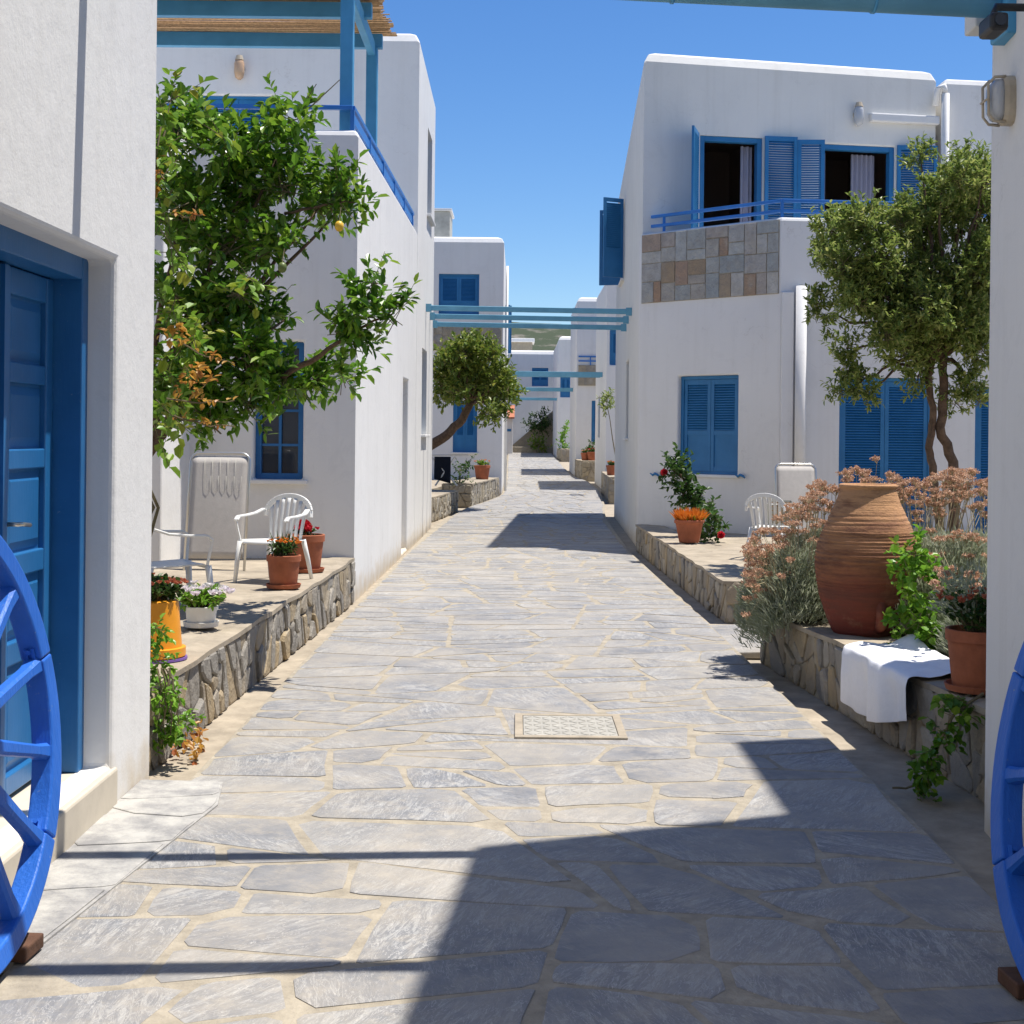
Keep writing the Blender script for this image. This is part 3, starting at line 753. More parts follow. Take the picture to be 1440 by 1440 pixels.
# facade lamp, conduit and pipes
s_ = frT.sx(1205, 160); wall_lamp('wall_lamp', 'small clear wall lamp on the balcony facade above the curtained window', frT(s_, 0, zt(1205, 162)), (frT.n.x, frT.n.y, 0), 1.1, 'lamp_glass')
sa, sb = frT.sx(1222, 165), frT.sx(1318, 170); mb = MB(); mb.fbox(frT, sa, sb, -.01, .10, zt(1222,172)-.0, zt(1222,160)); o = mb.build('conduit', M['plaster'], R1, bevel=.02)
# block set back to the right with pipes
rb = house('rear_block', 'lower white block behind the balcony house with a bent white pipe', [(6.5,21.9),(9.5,22.3),(9.5,29),(6.52,29)], -.09, 7.2, {}, bevel=.03, ch=.1)
mb = MB(); a_ = atY(1328, 150, 21.75); mb.tube([(a_.x,21.72,7.3-.45),(a_.x,21.70,6.9),(a_.x,21.7,4.0)], .06, 12)
mb.tube([(a_.x-.14,21.72,6.72),(a_.x-.12,21.7,6.98),(a_.x-.03,21.69,7.02),(a_.x+.0,21.7,6.9)], .05, 10); mb.build('pipe', M['plaster'], rb, True)

# --- farther houses
def closed_window(h, fr, s0, s1, z0, z1, solid=.3): shutters(h, fr, s0, s1, z0, z1, .12, 2, solid)
g = [(-.42,38.3),(-.42,56),(-8,56),(-8,38.3)]; fL = Fr(g[3], g[0])
ua, ub = fL.sx(617,400), fL.sx(674,400); da, db = fL.sx(637,600), fL.sx(671,600); fLs = Fr(g[0], g[1])
z = fL.zx
L2 = house('terracotta_pot_house', 'white house behind the leaning tree with a roof water tank', g, -.1, 6.98, {3: [(ua,ub,z(640,442),z(640,385),.15),(da,db,z(650,636),z(650,563),.15)], 0: [(5.0,6.2,4.2,5.6,.15),(10,11.2,4.2,5.6,.15)]}, bevel=.03, ch=.16)
closed_window(L2, fL, ua, ub, z(640,442), z(640,385)); closed_window(L2, fL, da, db, z(650,636), z(650,563)); sill(L2, fL, da, db, z(650,636))
for s0 in (5.0, 10): glazed(L2, fLs, s0, s0+1.2, 4.2, 5.6, .13, (1,2))
bl = math.atan2(fLs.d.y, fLs.d.x)
open_leaf(L2, fLs(6.22,.02,0)[:2], bl-R(70), .17, 4.2, 5.7); open_leaf(L2, fLs(4.98,.02,0)[:2], bl-R(110), .14, 4.2, 5.6)
mb = MB(); mb.fbox(fL, fL.L-2.1, fL.L-.04, .0, .05, 3.9, 4.55); pn = mb.build('stone_panel', M['wall_mortar'], L2)
r = random.Random(5); mb = MB()
for p in pieces([(fL.L-2.1,3.9),(fL.L-.04,3.9),(fL.L-.04,4.55),(fL.L-2.1,4.55)], lambda x, y: .06, r, .02):
    q = shrink(p, .008, r)
    if q: slab(mb, q, lambda a, b, h: fL(a, .05+h, b), .012, .004)
stuff(mb.build('stone_tiles', M['wall_stone_far'], pn))
tk = thing('water_tank', 'grey water tank standing on the roof above the leaning tree', 'tank', (-2.1,40,6.7))
a_ = atY(634, 300, 40); mb = MB(); mb.box(-3.4, a_.x, 39.6, 41, 6.72, a_.z); mb.build('tank', M['tank'], tk, bevel=.03)
mb = MB(); mb.box(-3.45, a_.x+.05, 39.55, 41.05, a_.z, a_.z+.07); mb.build('lid', M['plaster'], tk, bevel=.01)
mb = MB(); px_, py_ = -.33, 39.2; mb.tube([(px_,py_,.1),(px_,py_,6.3)], .035, 8); mb.build('downpipe', M['plaster'], L2, True)
g = [(-.62,60),(-.62,80),(-8,80),(-8,60)]; house('plain_house', 'plain white house beyond the pipe-fronted house along the alley', g, 0, 6.4, {}, bevel=.03, ch=.16)
g = [(2.57,41.5),(9,41.7),(9,47.2),(2.57,47.2)]; f = Fr(g[0], g[1]); sa = f.sx(857.5, 490)
R2 = house('shuttered_house', 'white house with one narrow blue window just beyond the open alley shutters', g, -.1, 6.35, {0: [(sa, sa+.9, 3.72, 4.75, .15)], 3: [(1.5,2.6,1.6,2.9,.15)]}, bevel=.03, ch=.16)
closed_window(R2, f, sa, sa+.9, 3.72, 4.75)
f3 = Fr(g[3], g[0]); glazed(R2, f3, 1.5, 2.6, 1.6, 2.9, .13, (1,2))
g = [(2.14,52.2),(9,52.4),(9,58.6),(2.14,58.6)]; f = Fr(g[0], g[1]); sa = f.sx(832, 590)
R3 = house('small_balcony_house', 'far white house with a stone-clad balcony and tall blue shutter', g, 0, 6.75, {0: [(sa, sa+1.0, 1.45, 2.95, .15)]}, bevel=.03, ch=.16)
closed_window(R3, f, sa, sa+1.0, 1.45, 2.95)
mb = MB(); mb.fbox(f, .06, 2.6, 0, .06, 3.5, 4.25); pn = mb.build('stone_panel', M['wall_mortar'], R3); mb = MB()
for p in pieces([(.06,3.5),(2.6,3.5),(2.6,4.25),(.06,4.25)], lambda x, y: .07, r, .02):
    q = shrink(p, .008, r)
    if q: slab(mb, q, lambda a, b, h: f(a, .06+h, b), .012, .004)
stuff(mb.build('stone_tiles', M['wall_stone_far'], pn))
for z in (4.40, 4.56):
    mb = MB(); mb.beam(f(.06,.03,z), f(2.6,.03,z), .05, .05); mb.build('rail', M['rail_blue'], R3)
for s0 in (.5, 1.3, 2.1):
    mb = MB(); mb.beam(f(s0,.03,4.2), f(s0,.03,4.56), .04, .04); mb.build('rail_post', M['rail_blue'], R3)
g = [(2.16,76.7),(9,76.9),(9,88),(2.16,88)]; f = Fr(g[0], g[1]); sa, sb = f.sx(788, 540), f.sx(803, 540)
R4 = house('far_house', 'small far white house with a blue window beside climbing plants', g, .2, 7.05, {0: [(sa, sb, 3.75, 4.85, .15)]}, bevel=.03, ch=.2)
closed_window(R4, f, sa, sb, 3.75, 4.85)
g = [(-8,89.6),(9,89.6),(9,97),(-8,97)]; f = Fr(g[0], g[1]); sa, sb = f.sx(748, 530), f.sx(771, 530)
E = house('end_house', 'white house closing the end of the alley with one blue window', g, .2, 7.05, {0: [(sa, sb, 4.80, 5.95, .15)]}, bevel=.03, ch=.25)
closed_window(E, f, sa, sb, 4.80, 5.95)
mb = MB(); mb.box(-.6,.9,94,96.5,6.6,7.85); mb.build('roof_room', M['wall_stone_far'], E); mb = MB(); mb.box(-.75,1.05,93.85,96.65,7.85,8.1); mb.build('roof_room_cap', M['plaster'], E, bevel=.04)
# outside stair at the end with its stone cheek wall
st = thing('outside_stair', 'stone outside stair rising to the right against the end house', 'stairs', (-.2,88.8,.6))
for i in range(12):
    mb = MB(); mb.box(-.15+i*.2, .05+i*.2+.02, 88.2, 89.5, .55, .9+i*.19); mb.build('step', M['plaster'], st)
mb = MB(); mb.add([(-.35,88.1,.5),(2.3,88.1,.5),(2.3,88.1,3.35),(-.35,88.1,1.05),(-.35,88.2,.5),(2.3,88.2,.5),(2.3,88.2,3.35),(-.35,88.2,1.05)], [(0,1,2,3),(4,5,6,7),(0,1,5,4),(1,2,6,5),(2,3,7,6),(3,0,4,7)])
mb.build('cheek_wall', M['wall_stone_far'], st)
mb = MB(); mb.box(-.4,2.2,86.6,87.0,.5,.98); o = mb.build('far_planter_wall', M['wall_stone_far'], bevel=.03); tag(o, 'low stone planter wall at the foot of the far outside stair', 'wall')
hut = thing('tiled_hut', 'little white porch with a red tiled roof near the end of the alley', 'hut', (-.6,84,.5))
mb = MB(); mb.box(-2.2,-.30,84.2,86,.4,2.75); mb.build('wall', M['plaster'], hut, bevel=.03)
mb = MB(); mb.add([(-2.3,83.9,2.75),(-.2,83.9,2.75),(-.2,86,3.5),(-2.3,86,3.5),(-2.3,83.9,2.65),(-.2,83.9,2.65),(-.2,86,3.4),(-2.3,86,3.4)], [(0,1,2,3),(4,5,6,7),(0,1,5,4),(1,2,6,5),(2,3,7,6),(3,0,4,7)]); mb.build('roof', M['roof_tile'], hut)
mb = MB(); mb.box(-.95,-.4,84.17,84.21,1.9,2.05); mb.build('sign_strip', M['shutter_blue'], hut)

# ---------------------------------------------------------------- beams across the alley
bgroup = 'light blue beams across the alley'
def alley_beam(a, b, lab, wd=.07, ht=.085, ends=True):
    t = thing('alley_beam', lab, 'beam', a, bgroup); mb = MB(); mb.beam(a, b, wd, ht); mb.build('beam', M['beam_blue'], t, bevel=.008)
    if ends:
        for p, s in ((a, 1), (b, -1)):
            mb = MB(); mb.box(p[0]-.01, p[0]+.10 if s > 0 else p[0]+.01, p[1]-wd*.85, p[1]+wd*.85, p[2]-ht*.75, p[2]+ht*.75) if s > 0 else mb.box(p[0]-.10, p[0]+.01, p[1]-wd*.85, p[1]+wd*.85, p[2]-ht*.75, p[2]+ht*.75)
            mb.build('bracket', M['beam_blue'], t)
lab1 = 'light blue beam between the roof-terrace house and the stone-balcony house'
for Y, z in ((23.7,3.73),(24.7,3.675),(25.5,3.60)): alley_beam((XB, Y, z), (interp([(21,1.80),(30,2.04)], Y)+.02, Y+.1, z-.02), lab1)
for Y, z, xa, xb, lab in ((43.4,3.52,-.42,2.57,'light blue beam ending at the narrow-windowed house behind the leaning tree'),(44.6,3.55,-.42,2.57,'light blue beam ending at the narrow-windowed house behind the leaning tree'),(55.5,3.45,-.42,2.14,'light blue beam ending at the far small balcony house'),(79,3.7,-.62,2.16,'light blue beam ending at the small far house beside climbing plants')):
    alley_beam((xa, Y, z), (xb, Y, z), lab, .1, .15, False)
# entrance beams near the camera
lab = 'thick light blue entrance beam running to the security camera wall'
def near_beam(Ya, Yb, za, zb, label):
    t = thing('entrance_beam', label, 'beam', (XL, Ya, za), 'entrance beams overhead')
    mb = MB(); mb.tube([(XL-.02, Ya, za), (.2, (Ya+Yb)/2, (za+zb)/2), (2.03, Yb, zb)], .048, 20); mb.build('pole', M['beam_blue'], t, True)
    for k in (.15, .38, .62, .84):
        p = Vector((XL, Ya, za)).lerp(Vector((2.02, Yb, zb)), k); d = Vector((2.02-XL, Yb-Ya, zb-za)).normalized()
        mb = MB(); mb.tube([p-d*.006, p+d*.006], .052, 20); mb.build('joint_ring', M['post_blue'], t, True)
    mb = MB(); mb.box(1.94, 2.03, Yb-.10, Yb+.10, zb-.13, zb+.13); mb.build('bracket', M['post_blue'], t, bevel=.01)
near_beam(5.55, 5.80, 3.435, 3.37, lab)
near_beam(4.45, 4.65, 3.52, 3.46, 'entrance beam nearer the cart wheels, out over the entry')

# ---------------------------------------------------------------- dry-stone terrace fronts and planters
def stone_wall(name, label, cat, p0, p1, z0, z1, depth, area_, seed, top_mat='concrete', far=False, ret=None, capw=None):
    """a low wall from p0 to p1 (stones on its outer face), concrete or mortar top"""
    fr = Fr(p0, p1); t = thing(name, label, cat, (p0[0], p0[1], z0)); r = random.Random(seed)
    z1a, z1b = z1 if hasattr(z1, '__len__') else (z1, z1)
    mb = MB(); mb.hexa([fr(0,-depth,z0-.05),fr(fr.L,-depth,z0-.05),fr(fr.L,0,z0-.05),fr(0,0,z0-.05),fr(0,-depth,z1a-.02),fr(fr.L,-depth,z1b-.02),fr(fr.L,0,z1b-.02),fr(0,0,z1a-.02)])
    mb.build('core', M['wall_mortar'], t)
    faces = [(fr, fr.L, z1a, z1b)]
    if ret:
        for a, b in ret: q = Fr(a, b); faces.append((q, q.L, z1a, z1a))
    joined = MB()
    for f, L, za, zb in faces:
        for p in pieces([(0,z0),(L,z0),(L,zb-.025),(0,za-.025)], lambda x, y: area_, r, .5, 1.0):
            q = shrink(p, .0045, r)
            if not q: continue
            h = r.uniform(.006, .034)
            mb = joined if far else MB()
            slab(mb, q, lambda a, b, d: f(a, d, b), h, .016)
            if not far:
                cc = f(sum(a for a, b in q)/len(q), 0, sum(b for a, b in q)/len(q)); mb.build('stone', M['wall_stone'], t, loc=cc)
    if far: stuff(joined.build('stones', M['wall_stone_far'], t))
    mb = MB(); n = max(6, int(fr.L/.35)); cw = capw or depth
    def top(u, v):
        return fr(u*fr.L, .022-cw*v+r.uniform(-.012,.012)*(v < .02), z1a+(z1b-z1a)*u+r.uniform(-.005,.005))
    mb.grid(top, n, 5); k = len(mb.v)
    mb.build('top', M[top_mat], t, solid=.03)
    return t
M['terrace_top'] = simple('terrace_top', (.33,.28,.21), .95, 3.5, .28, .6)
def terr(name, label, pts, z, cat='terrace'):
    mb = MB(); n = len(pts); mb.add([(x,y,z-.4) for x,y in pts]+[(x,y,z) for x,y in pts], [tuple(range(n,2*n))]+[(i,(i+1)%n,(i+1)%n+n,i+n) for i in range(n)])
    o = mb.build(name, M['terrace_top']); return struct(o)
stone_wall('terrace_wall', 'rough stone terrace wall carrying the flower pots under the lemon tree', 'wall', (-1.80,6.72), (-1.62,14.08), -.07, (.36,.385), .35, .045, 4, 'terrace_top')
terr('terrace', '', [(-2.1,6.67),(-1.95,14.09),(-3.24,14.09),(-3.24,12.99),(-8.9,12.99),(-8.9,6.67)], .37)
stone_wall('bed_wall', 'low stone wall with the succulent pot in front of the balcony house', 'wall', (1.77,20.95), (1.90,12.85), -.07, (.33,.31), .40, .045, 5, 'terrace_top', ret=[((1.90,12.85),(2.45,12.85))])
terr('terrace_right', '', [(2.15,12.9),(8.8,12.9),(8.8,19.7),(3.5,19.26),(2.0,20.7)], .29)
stone_wall('planter_wall', 'stone planter wall draped with the white cloth below the big jar', 'wall', (1.84,10.6), (2.20,6.3), -.07, (.345,.375), .42, .04, 6, 'terrace_top', ret=[((2.30,10.62),(1.84,10.6))][:1])
mb = MB(); mb.hexa([(2.2,6.7,-.07),(5.2,6.9,-.07),(5.2,10.5,-.07),(2.1,10.55,-.07),(2.4,8.1,.33),(5.2,8.15,.33),(5.2,10.5,.33),(2.2,10.55,.31)]) if False else mb.box(2.42,5.2,8.12,10.55,-.07,.33)
struct(mb.build('planter_soil', M['soil']))
mb = MB(); mb.box(2.52,3.32,6.72,8.119,-.07,.32); struct(mb.build('planter_soil_near', M['soil']))
mb = MB(); mb.hexa([(1.66,10.75,-.06),(2.02,10.75,-.06),(2.05,12.3,-.06),(1.64,12.3,-.06),(1.66,10.75,-.012),(2.02,10.75,.0),(2.05,12.3,.0),(1.64,12.3,-.012)])
o = mb.build('stepping_slab', M['slate'], bevel=.01); tag(o, 'grey stone slab laid in the gap between the two low stone walls', 'slab')
stone_wall('pot_wall', 'low stone wall beside the clothes rack past the roof-terrace house', 'wall', (-1.72,26.2), (-1.30,31.0), -.05, .42, .8, .05, 7, 'terrace_top', far=True)
stone_wall('pot_wall', 'stepped stone wall under the far terracotta pot beside the leaning tree', 'wall', (-1.06,33.0), (-.50,38.0), -.05, .50, .7, .05, 8, 'terrace_top', far=True, ret=[((-1.7,33.0),(-1.06,33.0))])
mb = MB(); mb.hexa([(-8,26.3,-.1),(-2.4,26.3,-.1),(-1.4,38.2,-.1),(-8,38.2,-.1),(-8,26.3,.38),(-2.4,26.3,.38),(-1.4,38.2,.42),(-8,38.2,.42)]); struct(mb.build('terrace_far', M['terrace_top']))
stone_wall('bed_wall', 'short stone bed wall with a pot beyond the open alley shutters', 'wall', (2.46,41.3), (2.30,35.5), -.02, .62, .7, .05, 9, 'terrace_top', far=True, ret=[((2.30,35.5),(3.2,35.5))])
stone_wall('bed_wall', 'short stone bed wall below the far small balcony with pots', 'wall', (2.12,52.0), (2.2,48.5), .08, .80, .7, .05, 10, 'terrace_top', far=True, ret=[((2.2,48.5),(3.2,48.5))])
stone_wall('bed_wall', 'short stone bed wall at the small far house holding climbing plants', 'wall', (2.14,76.5), (2.2,71), .4, 1.0, .7, .06, 12, 'terrace_top', far=True, ret=[((2.2,71),(3.2,71))])

# ---------------------------------------------------------------- hills
mb = MB(); nx, ny = 90, 26
from mathutils import noise as mnoise
def hillh(x, y):
    t = (y-420)/1400; base = 92*max(0, min(1, t*2.2))**.8 if t > 0 else 0
    base *= .72+.5*math.exp(-((x+140)/420)**2)
    return -6+base*(.85+.35*mnoise.noise((x*.004, y*.004, 3)))+9*mnoise.noise((x*.013, y*.013, 9))+3*mnoise.noise((x*.05, y*.05, 1))
mb.grid(lambda u, v: ((u-.5)*2600, 380+1500*v, hillh((u-.5)*2600, 380+1500*v)), nx, ny); struct(mb.build('hills', M['hill'], smooth=True))

# ---------------------------------------------------------------- cart wheels at the entrance
def cart_wheel(label, hx, hy, Rr, th, tl):
    d = Vector((math.cos(th), math.sin(th), 0)); a0_ = Vector((math.sin(th), -math.cos(th), 0)); upv = Vector((0,0,1))*math.cos(tl)+a0_*math.sin(tl); ax = d.cross(upv)
    hub = Vector((hx, hy, Rr*math.cos(tl)+.03))
    t = thing('cart_wheel', label, 'wheel', (hub.x, hub.y, 0), 'old cart wheels flanking the entrance')
    P3 = lambda a, rr, n: hub+d*(math.cos(a)*rr)+upv*(math.sin(a)*rr)+ax*n
    ns = 14; nf = 7
    for k in range(nf):
        mb = MB(); m = 12; a0 = 2*math.pi*(k+.25)/nf+.003; a1 = 2*math.pi*(k+1.25)/nf-.003
        for i in range(m+1):
            a = a0+(a1-a0)*i/m; ro = Rr; ri = Rr-.066
            mb.v += [tuple(P3(a, ro, -.042)), tuple(P3(a, ro, .042)), tuple(P3(a, ri, .036)), tuple(P3(a, ri, -.036))]
        for i in range(m):
            for j in range(4): mb.f.append((i*4+j, i*4+(j+1) % 4, (i+1)*4+(j+1) % 4, (i+1)*4+j))
        mb.f += [(0,1,2,3), (m*4, m*4+1, m*4+2, m*4+3)]
        o = mb.build('felloe', M['wheel_blue'], t, bevel=.007)
        mb = MB(); a = a1+.003
        for s in (-1, 1): mb.beam(P3(a-.07, Rr-.0685, .012*s), P3(a+.07, Rr-.0685, .012*s), .012, .008)
        mb.build('joint_plate', M['wheel_blue'], o)
        mb = MB()
        for s in (-.055, .055): q = P3(a+s, Rr-.070, 0); q2 = P3(a+s, Rr-.080, 0); mb.tube([q, q2], .009, 6)
        mb.build('bolt', M['wheel_blue'], o)
    for k in range(ns):
        a = 2*math.pi*(k+.43)/ns; mb = MB(); n = 6
        c, s = math.cos(a), math.sin(a); rad = d*c+upv*s; tan = -d*s+upv*c
        sec = [(.10,.026,.030),(.2,.024,.026),(.45,.021,.023),(Rr-.13,.020,.024),(Rr-.06,.028,.03)]
        for rr, wt, wa in sec:
            for i, j in ((-1,-.6),(-.6,-1),(.6,-1),(1,-.6),(1,.6),(.6,1),(-.6,1),(-1,.6)): mb.v.append(tuple(hub+rad*rr+tan*(i*wt)+ax*(j*wa)))
        for l in range(len(sec)-1):
            for j in range(8): mb.f.append((l*8+j, l*8+(j+1) % 8, (l+1)*8+(j+1) % 8, (l+1)*8+j))
        mb.build('spoke', M['wheel_blue'], t)
    mb = MB(); mb.tube([hub+ax*x for x in (-.085,-.08,-.04,.04,.08,.085)], [.06,.075,.10,.10,.075,.06], 20); mb.build('hub', M['wheel_blue'], t)
    for s in (-1, 1):
        mb = MB(); mb.tube([hub+ax*(s*.06-.012), hub+ax*(s*.06+.012)], .095, 20); mb.build('hub_band', M['iron'], t)
    mb = MB(); q = hub+d*.26; b_ = []
    q = Vector((hub.x-a0_.x*math.sin(tl)*Rr, hub.y, 0))+d*.30
    mb.beam(q+Vector((0,0,.03))-d*.07, q+Vector((0,0,.03))+d*.07, .08, .045); o = mb.build('wheel_chock', M['wood_block'], bevel=.006)
    tag(o, 'brown wooden chock under the '+('lit' if hub.x < 0 else 'shaded')+' cart wheel', 'wedge')
    return t
cart_wheel('bright blue cart wheel standing in sun beside the panelled door', -1.602, 4.03, .69, 1.50, -.13)
cart_wheel('deep blue cart wheel standing in shade by the bulkhead lamp wall', 1.635, 3.83, .70, 1.642, .20)

# ---------------------------------------------------------------- bulkhead lamp and camera on the right wall
p = atY(1400, 142, 5.75); lx = 1.982
bl_ = thing('bulkhead_lamp', 'rusty oval bulkhead lamp with wire guard on the shaded near wall', 'lamp', (lx, 5.75, p.z))
def oval(y, z, ry, rz, x, n=20): return [(x, y+ry*math.copysign(abs(math.cos(2*math.pi*k/n))**.6, math.cos(2*math.pi*k/n)), z+rz*math.copysign(abs(math.sin(2*math.pi*k/n))**.6, math.sin(2*math.pi*k/n))) for k in range(n)]
def loft(rings, cap=True):
    mb = MB(); n = len(rings[0])
    for q in rings: mb.v += q
    for l in range(len(rings)-1):
        for k in range(n): mb.f.append((l*n+k, l*n+(k+1) % n, (l+1)*n+(k+1) % n, (l+1)*n+k))
    if cap: mb.f += [tuple(range(n)), tuple((len(rings)-1)*n+k for k in range(n))]
    return mb
zc = p.z
loft([oval(5.75,zc,.065,.098,lx+.01), oval(5.75,zc,.065,.098,lx-.03), oval(5.75,zc,.058,.09,lx-.045)]).build('back_plate', M['lamp_body'], bl_)
loft([oval(5.75,zc,.055,.085,lx-.045), oval(5.75,zc,.052,.08,lx-.075), oval(5.75,zc,.03,.055,lx-.095)]).build('glass', M['lamp_glass'], bl_, True)
for yy in (5.715, 5.785):
    mb = MB(); mb.tube([(lx-.035,yy,zc-.092),(lx-.08,yy,zc-.088),(lx-.103,yy,zc-.06),(lx-.106,yy,zc+.06),(lx-.08,yy,zc+.088),(lx-.035,yy,zc+.092)], .006, 6); mb.build('guard_wire', M['lamp_body'], bl_, True)
mb = MB(); mb.tube([(lx-.108,5.70,zc),(lx-.108,5.80,zc)], .005, 6); mb.build('guard_wire', M['lamp_body'], bl_, True)
cm = thing('security_camera', 'black security camera on a white bracket beneath the entrance beam', 'camera', (2.0, 5.8, 3.3))
p = atY(1403, 31, 5.3); mb = MB(); mb.box(p.x-.036, p.x+.034, 5.27, 5.42, p.z-.036, p.z+.032); mb.build('body', M['black_plastic'], cm, bevel=.014)
mb = MB(); mb.tube([(p.x,5.272,p.z),(p.x,5.262,p.z)], .022, 16); mb.build('lens', M['glass'], cm)
mb = MB(); mb.tube([(p.x,5.36,p.z+.03),(p.x+.02,5.38,p.z+.08),(2.02,5.4,p.z+.085)], .016, 8); mb.build('arm', M['black_plastic'], cm, True)
a_, b_ = atY(1361, 34, 6.0), atY(1361, 47, 6.0); mb = MB(); mb.box(a_.x, 2.03, 5.9, 6.05, b_.z, b_.z+.16); o = mb.build('wall_corbel', M['plaster_warm'], R0, bevel=.008)

# ---------------------------------------------------------------- plastic chairs
def chair_parts(t, M_='white_plastic'):
    # local: faces -Y, origin at floor centre
    m = M[M_]
    mb = MB()
    def seat(u, v):
        x = (u-.5)*(.44+.04*(1-v)); y = -.24+.46*v; z = .40+.02*(1-v)-.02*math.sin(math.pi*u)*math.sin(math.pi*v)-(.035*max(0,(.12-v)/.12)**2)
        return (x, y, z)
    mb.grid(seat, 10, 10); mb.build('seat', m, t, True, solid=.014)
    for s in (-1, 1):
        mb = MB(); mb.tube([(s*.235,-.23,.40),(s*.255,-.25,.2),(s*.265,-.27,0)], [.028,.024,.018], 8); mb.build('leg', m, t, True)
        mb = MB(); mb.tube([(s*.20,.21,.40),(s*.22,.27,.2),(s*.235,.32,0)], [.026,.023,.018], 8); mb.build('leg', m, t, True)
        mb = MB()
        pts = [(s*.24,-.22,.40),(s*.265,-.235,.52),(s*.275,-.245,.60),(s*.278,-.20,.635),(s*.282,-.05,.64),(s*.275,.10,.655),(s*.25,.20,.69)]
        for a, b in zip(pts, pts[1:]):
            a, b = Vector(a), Vector(b); mb.beam(a, b+(b-a)*.06, .022 if b.z < .62 else .05, .02)
        mb.build('armrest', m, t, bevel=.006)
    arch = []
    for i in range(15):
        a = math.pi*i/14; arch.append((-math.cos(a)*.255, .22+.075*(.45+.55*math.sin(a)), .62+.20*math.sin(a)**.8))
    mb = MB()
    for a, b in zip(arch, arch[1:]): a, b = Vector(a), Vector(b); mb.beam(a, b+(b-a)*.1, .024, .055)
    o = mb.build('backrest', m, t, bevel=.006)
    for i in range(7):
        x = (i-3)*.055; xt = (i-3)*.066; zt = .62+.20*math.sqrt(max(.05, 1-(xt/.255)**2))
        mb = MB()
        def sl(u, v, x=x, xt=xt, zt=zt): 
            return (x+(xt-x)*v+(u-.5)*(.030+.008*v), .215+.07*v-.012*math.sin(math.pi*v), .40+(zt-.42)*v)
        mb.grid(sl, 2, 8); mb.build('back_slat', m, o, True, solid=.010)
ch = thing('plastic_chair', 'white plastic armchair with slatted back beside the terracotta pots', 'chair', (0,0,0), 'white plastic garden chairs'); chair_parts(ch)
ch.scale = (.86,)*3
c2 = copy_thing(ch, (-2.34,9.6,.37), R(-58)+math.pi, 'white plastic armchair seen from behind next to the yellow pot')
c3 = copy_thing(ch, (2.80,15.6,.29), R(150), 'white plastic chair in shade beside the folded lounger and basket')
ch.location = (-2.02,11.85,.37); ch.rotation_euler = (0,0,R(-22))

# ---------------------------------------------------------------- folded loungers
def lounger(label, a, b, z0, z1, lean, wires=True):
    """leaning frame: a,b = bottom corners (x,y); the top leans by vector lean"""
    t = thing('folding_lounger', label, 'lounger', ((a[0]+b[0])/2, (a[1]+b[1])/2, z0), 'folded sun loungers')
    A, B = Vector((*a, z0)), Vector((*b, z0)); up = Vector((lean[0], lean[1], z1-z0)); e = (B-A).normalized(); wd = (B-A).length; Lh = up.length; u = up.normalized()
    q = lambda s, h: A+e*s+u*h; rd = .08
    pts = [q(0,0), q(0,Lh-rd)]+[q(rd-rd*math.cos(k), Lh-rd+rd*math.sin(k)) for k in (.4,.8,1.2,math.pi/2)]+[q(wd-rd+rd*math.sin(k), Lh-rd+rd*math.cos(k)) for k in (0,.4,.8,1.2,math.pi/2)]+[q(wd,0)]
    mb = MB(); mb.tube(pts, .012, 8); mb.build('frame', M['steel'], t, True)
    nn = e.cross(u)
    mb = MB(); mb.grid(lambda s, v: q(.02+(wd-.04)*s, Lh*.10+(Lh*.87)*v)+nn*(.012*math.sin(math.pi*s)*math.sin(math.pi*v)), 10, 14); mb.build('sling', M['sling'], t, True, solid=.006)
    if wires:
        for k in range(5):
            mb = MB(); x0 = wd*(.24+.13*k)
            mb.tube([q(x0,Lh*.95)+nn*.014, q(x0+.01,Lh*.8)+nn*.02, q(x0+.02,Lh*.70)+nn*.022, q(x0+.045,Lh*.66)+nn*.022, q(x0+.07,Lh*.70)+nn*.022, q(x0+.065,Lh*.8)+nn*.02], .0016, 5); mb.build('lacing', M['tank'], t, True)
    mb = MB(); mb.tube([q(.0,.25), q(0,.25)-nn*.07, q(wd,.25)-nn*.07, q(wd,.25)], .01, 8); mb.build('foot_bar', M['steel'], t, True)
p0, p1 = atY(258, 700, 13.1), atY(340, 700, 13.1)
lounger('white folded sun lounger leaning on the wall under the lemon tree', (-2.98,12.75), (-2.44,12.75), .37, 1.42, (.0,.25,0))
lounger('white folded sun lounger leaning behind the dry flowering shrub', (3.22,17.6), (3.74,17.65), .29, 1.29, (.02,.3,0), False)

# ---------------------------------------------------------------- pots and plants
def pot(t, c, r1, r0, h, mt='terracotta', saucer=True, soilm='soil', name='pot'):
    mb = MB(); mb.lathe([(r0*.97,0),(r0,.01),(r1*.93,h*.80),(r1*.93,h*.81),(r1,h*.815),(r1*1.01,h*.985),(r1*.985,h),(r1*.90,h),(r1*.86,h*.9),(r1*.3,h*.88)], c, 32); o = mb.build(name, M[mt], t, True)
    o.data.polygons.foreach_set('use_smooth', [True]*len(o.data.polygons))
    m_ = o.modifiers.new('es', 'EDGE_SPLIT'); m_.split_angle = R(40)
    if saucer:
        mb = MB(); mb.lathe([(r0*1.1,0),(r0*1.25,.005),(r0*1.32,.035),(r0*1.25,.036),(r0*1.15,.012)], (c[0],c[1],c[2]-.002), 28); mb.build('saucer', M[mt], t, False)
    mb = MB(); mb.lathe([(r1*.88,h*.90),(r1*.5,h*.93),(.01,h*.94)], c, 16); mb.build('soil', M[soilm], t, True)
def rv(r): 
    while True:
        v = Vector((r.uniform(-1,1), r.uniform(-1,1), r.uniform(-1,1)))
        if .05 < v.length < 1: return v
